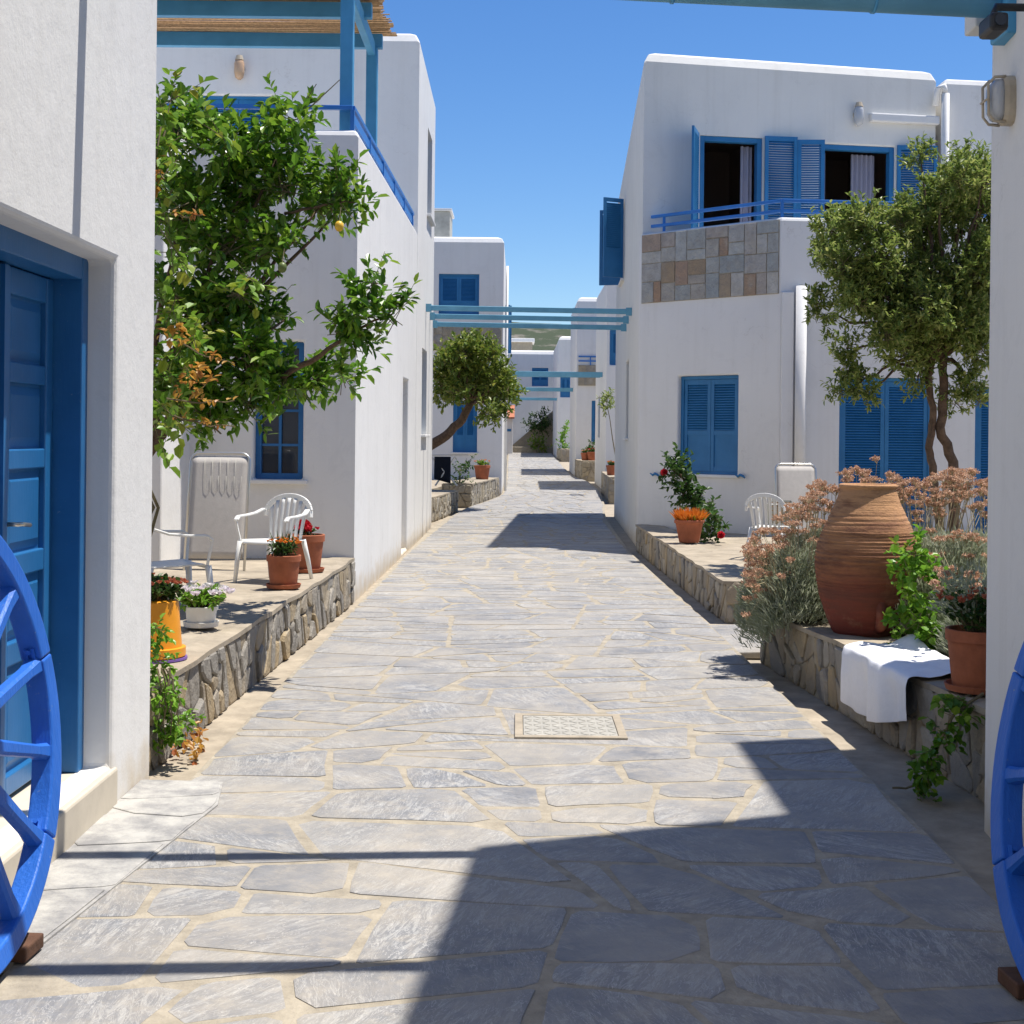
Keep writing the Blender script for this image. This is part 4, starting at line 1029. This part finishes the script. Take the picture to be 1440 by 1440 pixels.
def sprays(mb, r, blobs, dens, L, W, twig=None, per=9, droop=.0, upb=.35, surf=.6):
    """leafy sprays filling blobs (centre, radius): short twigs with leaves set around them"""
    for c, rad in blobs:
        n = int(dens*rad**2*1.0+2)
        for _ in range(n):
            v = rv(r).normalized(); rr = rad*(surf+(1-surf)*r.random())*r.uniform(.55, 1.05) if r.random() < .75 else rad*r.random()
            p = Vector(c)+v*rr
            d = (v*.9+Vector((0,0,upb))+rv(r)*.5); d.z -= droop; d.normalize()
            ln = L*r.uniform(1.6, 3.0); k = max(3, int(per*r.uniform(.6, 1.3)))
            if twig is not None and r.random() < .5: twig.tube([p-d*ln*.8, p+d*ln*.9], [L*.045, L*.02], 4, False)
            for i in range(k):
                f = i/k; q = p+d*(ln*f)
                ld = (d*.6+rv(r).normalized()*.9+Vector((0,0,.12-droop))).normalized()
                s = r.uniform(.7, 1.2)
                mb.leaf(q, ld, Vector((0,0,1))+rv(r)*.5, L*s, W*s, r.uniform(.05,.35))
def pxblobs(lst, Y, spread, r, k=2, fac=.68):
    out = []
    for px, py, rp in lst:
        for _ in range(k):
            y = Y+r.uniform(-spread, spread); out.append((atY(px+r.uniform(-.35,.35)*rp, py+r.uniform(-.35,.35)*rp, y), rp*fac*y/F))
    return out
def limb(mb, pts, r0, r1, r, n=8, wob=.03):
    P = [Vector(p) for p in pts]; Q = []
    for a, b in zip(P, P[1:]):
        for i in range(4): Q.append(a.lerp(b, i/4)+rv(r)*wob*(1 if i else .3))
    Q.append(P[-1]); mb.tube(Q, [r0+(r1-r0)*i/(len(Q)-1) for i in range(len(Q))], n)

# lemon tree
r = random.Random(31)
lt = thing('lemon_tree', 'leafy lemon tree with two hanging lemons over the left terrace', 'tree', (-2.75,10.1,.37))
tb = [(262,190,50),(310,215,42),(350,215,30),(395,185,26),(412,170,24),(280,280,60),(345,275,54),(405,262,40),(440,280,28),(468,290,18),(300,342,54),(360,340,38),(400,325,24),(258,420,46),(298,440,50),(345,420,34),(375,450,30),(285,520,54),(345,520,48),(400,535,34),(440,535,24),(478,528,18),(255,580,36),(300,585,30),(345,575,36),(240,545,30)]
bl = pxblobs(tb, 10.1, .40, r, 2, .60)
for px, py, rp, Y in ((485,462,20,9.7),(500,445,18,9.65),(515,415,15,9.6),(522,398,12,9.6),(545,442,13,9.55),(560,440,9,9.5),(500,478,16,9.7),(480,262,20,9.9),(492,296,14,9.9),(470,238,14,9.9)): bl.append((atY(px, py, Y), rp*.9*Y/F))
lm, tw = MB(), MB(); sprays(lm, r, bl, 1450, .088, .045, tw, 10, .05, surf=.72)
lm.build('crown', M['lemon_leaf'], lt, recalc=False)
base = Vector((-2.75,10.1,.35)); fork = Vector((-2.72,10.1,1.3))
mb = MB(); limb(mb, [base, (-2.80,10.08,.8), fork], .075, .055, r, 10); mb.build('trunk', M['bark'], lt, True)
mb = MB()
for tgt in ((270,230),(340,270),(400,200),(450,290),(300,380),(400,450),(330,520),(480,290)):
    e = atY(*tgt, 10.1); limb(mb, [fork, fork.lerp(e, .5)+Vector((0,0,.15)), e], .035, .008, r, 6)
limb(mb, [atY(340,530,10.1), atY(400,528,9.9), atY(450,500,9.75), atY(500,465,9.65), atY(555,440,9.55)], .03, .005, r, 6, .015)
limb(mb, [atY(400,300,10), atY(450,290,9.95), atY(485,283,9.9), atY(500,285,9.88)], .012, .004, r, 6, .008)
mb.build('limbs', M['bark'], lt, True)
for a, b in (((425,150),(445,118)),((435,152),(478,112)),((405,300),(436,205))):
    tw.tube([atY(*a,10), atY(*b,10)], [.005,.003], 5)
tw.build('twigs', M['twig'], lt)
def fruit(px, py, mt, lab):
    c = atY(px, py, 9.3); t = thing('lemon', lab, 'fruit', c); mb = MB()
    mb.lathe([(.002,-.036),(.016,-.032),(.027,-.017),(.030,0),(.027,.017),(.016,.030),(.005,.034)], c, 20); mb.build('rind', M[mt], t, True)
    mb = MB(); mb.tube([c+Vector((0,0,.03)), c+Vector((.004,.05,.13))], .003, 5); mb.build('stalk', M['twig'], t)
fruit(477, 318, 'lemon', 'ripe yellow lemon hanging from the outer branch of the lemon tree'); fruit(397, 376, 'lime', 'dark green unripe lemon hanging below the lemon tree crown')
# climbing vine by the house corner
r = random.Random(8)
vt = thing('climbing_vine', 'yellow-green climbing vine with reddening shoots at the corner of the panelled-door house', 'vine', (-1.85,7.0,.37))
v1, v2, v3 = MB(), MB(), MB()
bl = pxblobs([(232,150,22),(240,200,26),(232,250,24),(228,300,18),(240,350,20),(245,430,22),(262,490,26),(240,530,22),(235,580,20),(225,600,18),(300,180,16),(345,395,18),(272,470,20)], 8.0, .35, r, 2)
sprays(v1, r, bl, 420, .075, .055, v3, 7, .25, .1)
bl = pxblobs([(265,520,15),(285,545,10),(222,244,5),(250,455,8)], 7.8, .15, r, 2); sprays(v2, r, bl, 420, .05, .035, v3, 8, .3, .0)
for a, b in (((235,560),(330,563)),((245,585),(330,600)),((240,300),(285,302)),((250,480),(330,512)),((225,244),(196,247))):
    P0, P1 = atY(*a, 7.7), atY(*b, 7.6)
    limb(v3, [P0, P0.lerp(P1,.5)+Vector((0,0,-.02)), P1], .006, .003, r, 5, .008)
    for i in range(16):
        q = P0.lerp(P1, r.random()); v2.leaf(q, rv(r), Vector((0,0,1)), .04, .025)
for i in range(6):
    limb(v3, [(-1.95-.05*i,6.95+.12*i,.3),(-1.95,7.2+.1*i,1.2),(-1.95-.05*i,7.4,2.0),(-2.0,7.5+.1*i,3.3)], .012, .005, r, 5, .05)
v1.build('leaves', M['vine_leaf'], vt, recalc=False); v2.build('red_leaves', M['vine_red'], vt, recalc=False); v3.build('stems', M['twig'], vt)
# trailing plant over the end of the terrace wall
r = random.Random(9); tv = thing('trailing_plant', 'bright green trailing plant hanging over the terrace wall beside the door house', 'plant', (-1.72,6.95,0))
mb, t2 = MB(), MB(); bl = pxblobs([(225,890,16),(230,930,22),(232,975,24),(240,1010,22),(232,1045,18),(250,1020,14),(248,985,12)], 7.05, .12, r, 2)
sprays(mb, r, bl, 2200, .038, .026, t2, 9, .25, .0); mb.build('leaves', M['bright_leaf'], tv, recalc=False)
for i in range(5):
    a, b = atY(222+4*i, 940, 7.0), atY(226+6*i+r.uniform(-6,6), 1050-8*i, 6.98); limb(t2, [a, a.lerp(b,.5)+Vector((.03,-.03,0)), b], .005, .003, r, 4, .015)
t2.build('stems', M['twig'], tv)
mb = MB()
for i in range(90):
    q = atZ(r.uniform(240,285), r.uniform(1030,1072), -.06); mb.leaf(q+Vector((0,0,r.uniform(0,.1))), rv(r), Vector((0,0,1)), .045, .03)
mb.build('dry_leaves', M['vine_red'], tv, recalc=False)

# potted plants
def potted(name, label, c, build):
    t = thing(name, label, 'potted plant', c); build(t, Vector(c)); return t
def flowers(t, r, c, h, rad, n, leafm, flm, L=.05, W=.03, nf=30, fs=.02, fz=.7, name='flowers'):
    mb, tw, fl = MB(), MB(), MB()
    for i in range(n):
        v = rv(r); v.z = abs(v.z); p = c+Vector((v.x*rad*.35, v.y*rad*.35, 0)); q = c+Vector((v.x*rad, v.y*rad, h*(.35+.65*v.z)))
        tw.tube([p, p.lerp(q,.5)+Vector((0,0,h*.1)), q], .0025, 4, False)
        for k in range(5): mb.leaf(p.lerp(q, r.uniform(.4,1)), rv(r)+Vector((0,0,.3)), Vector((0,0,1)), L*r.uniform(.6,1.2), W*r.uniform(.6,1.2))
    for i in range(nf):
        v = rv(r).normalized(); v.z = abs(v.z); p = c+Vector((v.x*rad*.95, v.y*rad*.95, h*(fz+.3*v.z*r.random())))
        for k in range(7):
            a = k*.9; d = Vector((math.cos(a), math.sin(a), .35))+v*.6; fl.leaf(p, d, v+rv(r)*.2, fs*r.uniform(.8,1.3), fs*.8)
    mb.build('leaves', M[leafm], t, recalc=False); tw.build('stems', M['twig'], t)
    if nf: fl.build(name, M[flm], t, recalc=False)
r = random.Random(12)
cA = (-1.84,11.25,.385); tA = thing('flower_pot', 'terracotta pot of small orange flowers standing nearest the white chair', 'potted plant', cA)
pot(tA, cA, .135, .105, .26); flowers(tA, r, Vector(cA)+Vector((0,0,.24)), .17, .13, 60, 'dark_leaf', 'orange_flower', .05, .02, 26, .022)
mb = MB()
for i in range(9): mb.leaf(Vector(cA)+Vector((-.05+.01*i,0,.25)), Vector((r.uniform(-.3,.3),r.uniform(-.3,.3),1)), Vector((0,1,0)), .22, .012)
mb.build('blades', M['dark_leaf'], tA, recalc=False)
cB = (-1.87,12.6,.385); tB = thing('flower_pot', 'larger terracotta pot with a crimson bloom near the house corner', 'potted plant', cB)
pot(tB, cB, .17, .13, .33); flowers(tB, r, Vector(cB)+Vector((0,0,.31)), .10, .12, 16, 'dark_leaf', 'red_flower', .05, .03, 8, .03)
mb = MB(); 
for i in range(160):
    v = rv(r).normalized(); v.z = abs(v.z); q = Vector(cB)+Vector((-.02,0,.36))+Vector((v.x*.05,v.y*.05,v.z*.07)); mb.leaf(q, v, rv(r), .04, .03)
mb.build('bloom', M['red_flower'], tB, recalc=False)
cC = (-1.98,8.95,.385); tC = thing('flower_pot', 'white bowl of white petunias on the terrace edge behind the yellow pot', 'potted plant', cC)
pot(tC, cC, .105, .085, .13, 'white_plastic'); flowers(tC, r, Vector(cC)+Vector((0,0,.11)), .16, .19, 80, 'bright_leaf', 'white_flower', .045, .028, 26, .034)
cD = (-1.97,7.75,.385); tD = thing('flower_pot', 'yellow plastic pot turned upside down carrying a reddish flowering plant', 'potted plant', cD)
mb = MB(); mb.lathe([(.165,0),(.17,.004),(.17,.05),(.15,.053),(.128,.30),(.12,.305),(.02,.305)], cD, 32); o = mb.build('pot', M['yellow_pot'], tD, True); m_ = o.modifiers.new('es','EDGE_SPLIT'); m_.split_angle = R(40)
mb = MB(); mb.lathe([(.15,-.02),(.18,-.015),(.178,-.003),(.02,-.003)], cD, 28); mb.build('saucer', M['purple'], tD)
flowers(tD, r, Vector(cD)+Vector((0,0,.30)), .14, .17, 70, 'dark_leaf', 'coral_flower', .045, .03, 34, .022)
# right: succulent trough, hibiscus
cE = Vector((2.10,17.3,.335)); tE = thing('flower_pot', 'angular terracotta pot of orange succulents on the low stone wall', 'potted plant', cE)
mb = MB(); n = 6
rings = [(.125,0),(.135,.005),(.185,.235),(.205,.24),(.205,.275),(.185,.278),(.165,.25),(.03,.25)]
for rr, z in rings:
    for k in range(n): a = 2*math.pi*(k+.3)/n; mb.v.append((cE.x+rr*math.cos(a), cE.y+rr*math.sin(a), cE.z+z))
for l in range(len(rings)-1):
    for k in range(n): mb.f.append((l*n+k, l*n+(k+1)%n, (l+1)*n+(k+1)%n, (l+1)*n+k))
mb.build('pot', M['terracotta'], tE, bevel=.008)
mb = MB()
for i in range(420):
    v = rv(r); q = cE+Vector((v.x*.15, v.y*.15, .25)); mb.leaf(q, Vector((v.x*.8, v.y*.8, 1))+rv(r)*.4, rv(r), r.uniform(.08,.20), .02)
mb.build('succulents', M['orange_flower'], tE, recalc=False)
mb = MB()
for i in range(160):
    v = rv(r); q = cE+Vector((v.x*.13, v.y*.13, .25)); mb.leaf(q, Vector((v.x*.8, v.y*.8, 1))+rv(r)*.4, rv(r), r.uniform(.06,.13), .022)
mb.build('leaves', M['vine_leaf'], tE, recalc=False)
r = random.Random(14); hb = thing('hibiscus', 'hibiscus bush with red blooms below the shuttered ground-floor window', 'plant', (2.35,18.4,.3))
mb, tw, fl = MB(), MB(), MB()
sprays(mb, r, pxblobs([(945,660,16),(955,672,20),(965,690,16),(978,700,18),(985,715,16),(958,650,10)], 18.4, .1, r, 2)+pxblobs([(1000,725,12),(1000,745,14),(995,762,10)], 17.9, .1, r, 2), 800, .075, .05, tw, 8, .0)
limb(tw, [(2.40,18.4,.3), atY(985,720,18.4), atY(970,690,18.4), atY(950,655,18.4)], .03, .012, r, 7, .01)
limb(tw, [(2.40,18.2,.3), atY(1000,735,17.9)], .015, .006, r, 6, .01)
mb.build('leaves', M['dark_leaf'], hb, recalc=False); tw.build('stems', M['bark'], hb)
for px, py, Y in ((934,664,18.3),(1014,752,17.5)):
    p = atY(px, py, Y)
    for k in range(46): d = rv(r).normalized(); fl.leaf(p, d+Vector((0,-.5,0)), rv(r), .055, .045)
fl.build('blooms', M['red_flower'], hb, recalc=False)
def shutter_dog(px, py, lab):
    a = frD.sx(px, py); z = frD.zx(px, py); t = thing('shutter_catch', lab, 'catch', frD(a, 0, z)); mb = MB()
    mb.tube([frD(a,-.01,z), frD(a,.05,z)], .012, 8); mb.build('pin', M['iron'], t)
    mb = MB(); mb.tube([frD(a-.09,.05,z+.015),frD(a-.04,.05,z-.012),frD(a,.05,z+.012),frD(a+.05,.05,z-.006),frD(a+.08,.05,z-.03)], [.008,.018,.02,.017,.008], 8); mb.build('bird', M['shutter_blue'], t, True)
shutter_dog(924, 667, 'blue bird-shaped shutter catch beside the hibiscus bloom'); shutter_dog(1044, 669, 'blue bird-shaped shutter catch between shutter window and lounger')
# basket crate on the shaded chair
t = thing('wire_basket', 'small wicker-framed basket standing on the shaded plastic chair', 'basket', (2.86,15.5,.66)); q = Vector((2.86,15.52,.69))
mb = MB()
for i in range(6):
    z = i*.045; mb.beam(q+Vector((-.11,-.05,z)), q+Vector((.11,-.05,z)), .008, .008)
for i in range(6): x = -.11+.044*i; mb.beam(q+Vector((x,-.05,0)), q+Vector((x,-.05,.24)), .008, .008)
mb.build('grid', M['reed'], t)
mb = MB()
for a, b in (((-.12,-.05,-.01),(.12,-.05,-.01)),((-.12,-.05,.24),(.12,-.05,.24)),((-.12,-.05,-.01),(-.12,-.05,.24)),((.12,-.05,-.01),(.12,-.05,.24))): mb.beam(q+Vector(a), q+Vector(b), .018, .018)
mb.box(q.x-.115,q.x+.115,q.y-.045,q.y+.15,q.z-.01,q.z+.2); mb.build('frame', M['tank'], t)

# ---------------------------------------------------------------- big jar, cloth, pot, shrub on the planter
pc = Vector((2.27,9.2,.345)); t = thing('storage_jar', 'large ringed terracotta storage jar standing on the stone planter', 'jar', pc)
prof = []
ctrl = [(0,.205),(.03,.225),(.12,.262),(.25,.305),(.38,.328),(.47,.335),(.56,.325),(.66,.292),(.76,.247),(.85,.205),(.92,.182),(.945,.176)]
def pr(z):
    for (a, b), (c, d) in zip(ctrl, ctrl[1:]):
        if z <= c:
            u = (z-a)/(c-a); return b+(d-b)*u
    return ctrl[-1][1]
r = random.Random(2); N_ = 150
rad = [pr(.945*i/N_) for i in range(N_+1)]
for _ in range(5): rad = [rad[0]]+[(rad[i-1]+2*rad[i]+rad[i+1])/4 for i in range(1,N_)]+[rad[-1]]
phase = 0
for i in range(N_+1):
    z = .945*i/N_; amp = (.0030+.0016*math.sin(z*41)+.0012*math.sin(z*97))*min(1, max(.25, (z-.15)/.2))*(1 if z < .76 else max(0, (.80-z)/.04))
    phase += 2*math.pi*(.945/N_)/(.026+.008*math.sin(z*17)+.005*math.sin(z*53)); prof.append((rad[i]+amp*math.sin(phase)+r.uniform(-.0008,.0008), z))
prof = [(0.01,0)]+prof+[(.186,.95),(.188,.965),(.178,.972),(.150,.972),(.145,.95),(.15,.85),(.02,.80)]
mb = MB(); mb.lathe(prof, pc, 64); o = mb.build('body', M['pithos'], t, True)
mb = MB(); b_ = pc+Vector((.02,-.285,.12)); mb.tube([b_+Vector((.0,.05,-.06)), b_+Vector((0,.0,-.03)), b_+Vector((0,-.012,.05)), b_+Vector((0,.01,.12)), b_+Vector((0,.05,.15))], [.03,.036,.034,.03,.02], 10); mb.build('lug', M['pithos'], t, True)
# white cloth over the planter wall
t = thing('white_cloth', 'white cotton cloth spread over the planter wall in front of the jar', 'cloth', (2.2,7.9,.38))
frP = Fr((1.84,10.6), (2.20,6.3)); sA, sB = 2.12, 3.32
r = random.Random(6)
def cloth(u, v):
    s = sA+(sB-sA)*u+.10*(v-.5)+.02*math.sin(v*5+1)
    Ltot = .70+.06*math.sin(u*4); d = v*Ltot; edge = .42-.05*(1-u)
    zt = .345+.03*s/4.31+.028
    sag = .005*math.sin(u*19+v*7)+.004*math.sin(u*43-v*11)+.003*abs(math.sin(u*27+v*31))
    if d < edge: return frP(s, -.40+d+.03, zt+.012*math.sin(v*16+u*9)*(1-v)+sag+(.05*max(0,1-u*5)*max(0,1-v*6)))
    e = d-edge; n_ = .05+min(.02, e*.3)+.022*math.sin(u*13+.5)*min(1, e*6)+.012*math.sin(u*31)*min(1,e*5)
    bend = min(1, e/.025); return frP(s-.06*e+.03*math.sin(e*9), -.40+edge+.03+(n_)*math.sin(bend*math.pi/2)-.0, zt-max(0, e-.02)-.008*bend)
mb = MB(); mb.grid(cloth, 48, 48); o = mb.build('sheet', M['white_cloth'], t, True, solid=.002); s_ = o.modifiers.new('sub','SUBSURF'); s_.levels = 1; s_.render_levels = 1
# corner pot with red-flowered plant
cF = Vector((2.26,6.95,.385)); tF = thing('flower_pot', 'terracotta pot with orange-red blooms on the planter beside the white cloth', 'potted plant', cF)
pot(tF, cF, .155, .12, .30); r = random.Random(17); flowers(tF, r, cF+Vector((0,0,.28)), .24, .21, 110, 'dark_leaf', 'coral_flower', .045, .03, 40, .022)
mb = MB()
for i in range(500):
    v = rv(r); q = cF+Vector((v.x*.22, v.y*.22, .36+.26*abs(v.z))); mb.leaf(q, v+Vector((0,0,.4)), rv(r), .04, .012)
mb.build('grey_leaves', M['grey_leaf'], tF, recalc=False)
# flowering shrub: silvery foliage, thin stems, dry orange umbels
def dry_shrub(label, centres, seed, nst, heads):
    r = random.Random(seed); t = thing('dry_flower_shrub', label, 'shrub', centres[0][0]); lf, stm, hd = MB(), MB(), MB()
    for c, rad, h in centres:
        c = Vector(c); n = int(5200*rad*rad/.12)
        for i in range(n):
            v = rv(r); q = c+Vector((v.x*rad*1.15, v.y*rad*1.15, (.05+.62*abs(v.z))*h))
            if q.x < 1.9: q.z -= (1.9-q.x)*1.1*r.random()
            if q.z < .36 and q.x > 1.85: q.z = .36+r.random()*.1
            d = Vector((v.x*.8, v.y*.8, .8))+rv(r)*.6
            for k in range(2): lf.leaf(q+rv(r)*.02, d+rv(r)*.5, rv(r), r.uniform(.045,.085), .010, .1)
    for px, py, Y, rp in heads:
        top = atY(px, py, Y)
        c, rad, h = min(centres, key=lambda q: (Vector(q[0])-Vector((top.x, top.y, q[0][2]))).length); c = Vector(c)
        b = c+(Vector((top.x, top.y, c.z))-c)*.45+Vector((0,0,.18))
        stm.tube([b, b.lerp(top,.55)+Vector((0,0,.05)), top-Vector((0,0,.03))], [.0028,.0024,.002], 4, False)
        R_ = rp*Y/F
        for k in range(15):
            v = rv(r); e = top+Vector((v.x*R_, v.y*R_, abs(v.z)*R_*.35)); stm.tube([top-Vector((0,0,.035)), e], .0011, 3, False)
            for j in range(7): hd.leaf(e+rv(r)*.010, rv(r), rv(r), .016, .010, .1)
    lf.build('foliage', M['grey_leaf'], t, recalc=False); stm.build('stems', M['dry_stem'], t); hd.build('flower_heads', M['umbel'], t, recalc=False)
r = random.Random(40); heads = []
def scatter(n, xa, xb, fn_top, depth, rp=(7,12), Y=(9.6,10.3)):
    for _ in range(n):
        x = r.uniform(xa, xb); t0 = fn_top(x); heads.append((x, t0+depth*r.random()**1.4, r.uniform(*Y), r.uniform(*rp)))
scatter(105, 1048, 1160, lambda x: 765-(x-1050)*.85, 105, Y=(9.5,10.5)); scatter(44, 1130, 1235, lambda x: 690-(x-1130)*.45, 50, Y=(10,10.6))
scatter(10, 1050, 1075, lambda x: 775, 60); h1 = heads; heads = []
dry_shrub('silvery shrub with dry orange flower heads growing around the alley side of the jar', [((1.98,9.95,.33),.30,.85),((2.25,10.2,.33),.34,.95),((1.92,9.75,.33),.24,.75),((1.86,10.3,.33),.22,.7),((2.5,10.3,.33),.3,.9)], 41, 0, h1)
scatter(110, 1250, 1392, lambda x: 668+8*math.sin(x*.05), 60, Y=(9.6,10.6)); scatter(26, 1300, 1392, lambda x: 745, 90, Y=(8.6,9.2)); scatter(16, 1310, 1385, lambda x: 800, 50, rp=(5,8), Y=(7.6,8.4)); h2 = heads
dry_shrub('silvery shrub with dry orange flower heads growing between the jar and the near wall', [((2.85,9.9,.33),.40,.95),((3.2,9.6,.33),.42,.95),((2.80,9.1,.33),.40,1.0),((2.62,9.55,.33),.28,1.0),((3.0,8.4,.33),.42,.8),((2.72,8.2,.33),.22,.55)], 42, 0, h2)
# bright vine by the jar and hanging plant on the planter front
r = random.Random(18); t = thing('jar_vine', 'bright green leafy vine growing against the storage jar behind the white cloth', 'plant', (2.52,8.5,.33))
mb, tw = MB(), MB(); bl = pxblobs([(1285,780,14),(1290,810,16),(1300,835,18),(1280,860,18),(1295,880,20),(1270,885,15),(1310,890,16),(1305,905,14),(1275,800,10)], 8.5, .15, r, 2)
sprays(mb, r, bl, 1300, .055, .05, tw, 8, .1); mb.build('leaves', M['bright_leaf'], t, recalc=False); tw.build('stems', M['twig'], t)
mb = MB(); sprays(mb, r, pxblobs([(1278,800,8),(1272,830,8),(1268,775,6)], 8.6, .05, r, 2), 500, .05, .03, None, 6); mb.build('yellow_leaves', M['vine_leaf'], t, recalc=False)
t = thing('hanging_vine', 'dark vine hanging down the stone planter front beside the shaded near wall', 'vine', (2.12,6.75,0))
mb, tw = MB(), MB(); sprays(mb, r, pxblobs([(1355,990,16),(1340,1010,14),(1325,1025,13),(1320,1050,12),(1312,1075,12),(1300,1090,9),(1290,1100,8),(1360,1010,12)], 6.62, .05, r, 2), 800, .05, .042, tw, 7, .3, 0)
limb(tw, [(2.22,6.75,.40), atY(1345,1000,6.6), atY(1320,1050,6.62), atZ(1290,1104,-.03), atZ(1255,1108,-.05)], .008, .005, r, 6, .01)
mb.build('leaves', M['lemon_leaf'], t, recalc=False); tw.build('stems', M['twig'], t)

# ---------------------------------------------------------------- trees
def tree(name, label, base, Y, trunks, blobs, leafm, L, W, dens, seed, per=9, spread=.6, extra=(), limbs=()):
    r = random.Random(seed); t = thing(name, label, 'tree', base); mb = MB()
    for pts, a, b in trunks: limb(mb, pts, a, b, r, 9, .02)
    mb.build('trunk', M['bark'], t, True)
    mb = MB(); cc, tw = MB(), MB(); bl = pxblobs(blobs, Y, spread, r, 2)+[(atY(x, y, Y), q*Y/F) for x, y, q in extra]
    top = Vector(trunks[0][0][-1])
    for c, rad in bl[::2]: limb(mb, [top, top.lerp(c,.55)+Vector((0,0,.1)), c], .03, .006, r, 5, .04)
    mb.build('limbs', M['bark'], t, True)
    sprays(cc, r, bl, dens, L, W, tw, per, .0); cc.build('crown', M[leafm], t, recalc=False); tw.build('twigs', M['twig'], t)
Y = 14.2; q = lambda x, y: atY(x, y, Y)
tree('evergreen_tree', 'round-crowned evergreen tree with twin trunks in front of the balcony house', (4.35,Y,.3), Y,
     [([(4.36,Y,.25), q(1340,650), q(1322,600), q(1328,540), q(1325,500)], .055, .04), ([(4.28,Y-.1,.25), q(1312,665), q(1306,630), q(1312,590), q(1306,530), q(1312,495)], .042, .032)],
     [(1172,330,32),(1160,350,26),(1215,310,42),(1260,310,42),(1305,320,50),(1350,300,50),(1350,240,36),(1375,245,30),(1325,262,26),(1190,385,40),(1235,385,55),(1290,390,60),(1350,390,60),(1200,430,34),(1245,440,46),(1300,445,52),(1355,450,50),(1260,480,36),(1310,490,40),(1380,350,50),(1390,430,45),(1400,280,40),(1375,490,30)],
     'pitto_leaf', .062, .026, 1750, 51, 14, .55, [(1295,222,16),(1150,425,14),(1160,445,13),(1145,440,9),(1190,490,16),(1190,520,14),(1205,545,20),(1185,550,12),(1220,550,13),(1360,540,20),(1375,560,16),(1345,565,14),(1290,540,16)])
Y = 31.0; q = lambda x, y: atY(x, y, Y)
tree('leaning_tree', 'bushy tree on a leaning trunk in front of the water-tank house', (-2.35,Y,.38), Y,
     [([(-2.5,Y,.3), q(600,630), q(628,612), q(650,590), q(662,565)], .13, .08)],
     [(665,490,24),(645,500,26),(685,505,22),(660,520,34),(640,525,28),(690,530,28),(708,530,16),(670,550,30),(645,555,24),(700,555,20),(712,545,12),(625,560,16),(690,575,16),(712,570,12),(625,500,16)],
     'far_leaf', .12, .06, 560, 52, 11, 1.0, [(618,525,12),(622,540,11),(612,520,8)])
r = random.Random(60)
def bush(label, lst, Y, leafm, L, W, dens, base, name='bush', k=2, cat='plant'):
    t = thing(name, label, cat, base); mb, tw = MB(), MB(); sprays(mb, r, pxblobs(lst, Y, .2, r, k), dens, L, W, tw, 8)
    mb.build('leaves', M[leafm], t, recalc=False)
    limb(tw, [base, atY(lst[0][0], lst[0][1], Y)], .02, .008, r, 5, .02); tw.build('stems', M['twig'], t)
bush('thin grey-green shrub behind the clothes rack beside the leaning tree', [(648,660,9),(652,672,9),(645,680,8),(655,650,7)], 33.2, 'dark_leaf', .09, .045, 300, (-1.35,33.2,.42), 'shrub')
bush('leafy branch overhanging the bed wall beyond the open alley shutters', [(852,562,6),(857,570,7),(860,558,5),(850,578,4)], 38.5, 'pitto_leaf', .10, .05, 380, (2.75,38.5,.6), 'shrub')
bush('green bush against the small far house', [(794,610,6),(793,622,7),(792,634,7),(797,600,4)], 73, 'bright_leaf', .14, .09, 150, (2.45,73,1.0))
bush('tall shrub growing on the far outside stair', [(757,590,9),(762,602,10),(752,600,9),(765,585,7),(745,598,7),(768,597,6)], 87.6, 'dark_leaf', .17, .08, 140, (1.4,87.3,.9))
bush('yellow-green bush on the planter wall at the end of the alley', [(752,622,7),(758,627,8),(766,628,6),(748,628,6)], 86.4, 'vine_leaf', .17, .08, 140, (1.2,86.4,.6))
bush('dark plant growing behind the far pots below the small balcony', [(830,632,5),(834,625,4),(828,640,5)], 50, 'dark_leaf', .10, .06, 300, (2.55,50,.8))
def small_pot(label, px, py, Y, z, rr, h, leafm='vine_leaf', fl='orange_flower'):
    p = atY(px, py, Y); c = Vector((p.x, Y, z)); t = thing('flower_pot', label, 'potted plant', c, None); pot(t, c, rr, rr*.75, h, saucer=False)
    flowers(t, r, c+Vector((0,0,h*.92)), h*.5, rr*.95, 30, leafm, fl, .07, .04, 12, .03)
small_pot('terracotta pot with dry plant on the stepped wall by the leaning tree', 678, 665, 36.3, .50, .21, .36)
small_pot('terracotta pot on the short bed wall beyond the open alley shutters', 859, 676, 37.0, .62, .13, .26, 'dark_leaf')
small_pot('terracotta pot of orange flowers on the bed wall below the far small balcony', 823, 646, 49.4, .80, .16, .26, 'dark_leaf')
small_pot('terracotta pot of red flowers on the bed wall below the far small balcony', 832, 646, 49.2, .80, .16, .30, 'dark_leaf', 'red_flower')
# clothes rack with a dark towel
t = thing('clothes_rack', 'white folding clothes rack with a dark towel beside the leaning tree', 'clothes rack', (-1.7,31.6,.4))
Y = 31.8; q = lambda x, y, d=0: atY(x, y, Y+d)
for a, b in (((606,642),(643,683)),((640,642),(612,683))):
    for d in (0, .5): mb = MB(); mb.tube([q(*a, d), q(*b, d)], .022, 6); mb.build('leg', M['white_plastic'], t)
for d in (0, .12, .25, .38, .5): mb = MB(); mb.tube([q(604,640,d), q(658,640,d)], .014, 6); mb.build('rod', M['white_plastic'], t)
t = thing('towel', 'dark towel hanging on the white clothes rack', 'towel', q(622,642)); mb = MB()
a, b = q(611,642), q(634,642)
mb.grid(lambda u, v: (a.x+(b.x-a.x)*u, Y-.02-.03*math.sin(u*9)*v, a.z-.50*v-.10*u*v), 10, 8); mb.build('cloth', M['dark_cloth'], t, True, solid=.01)
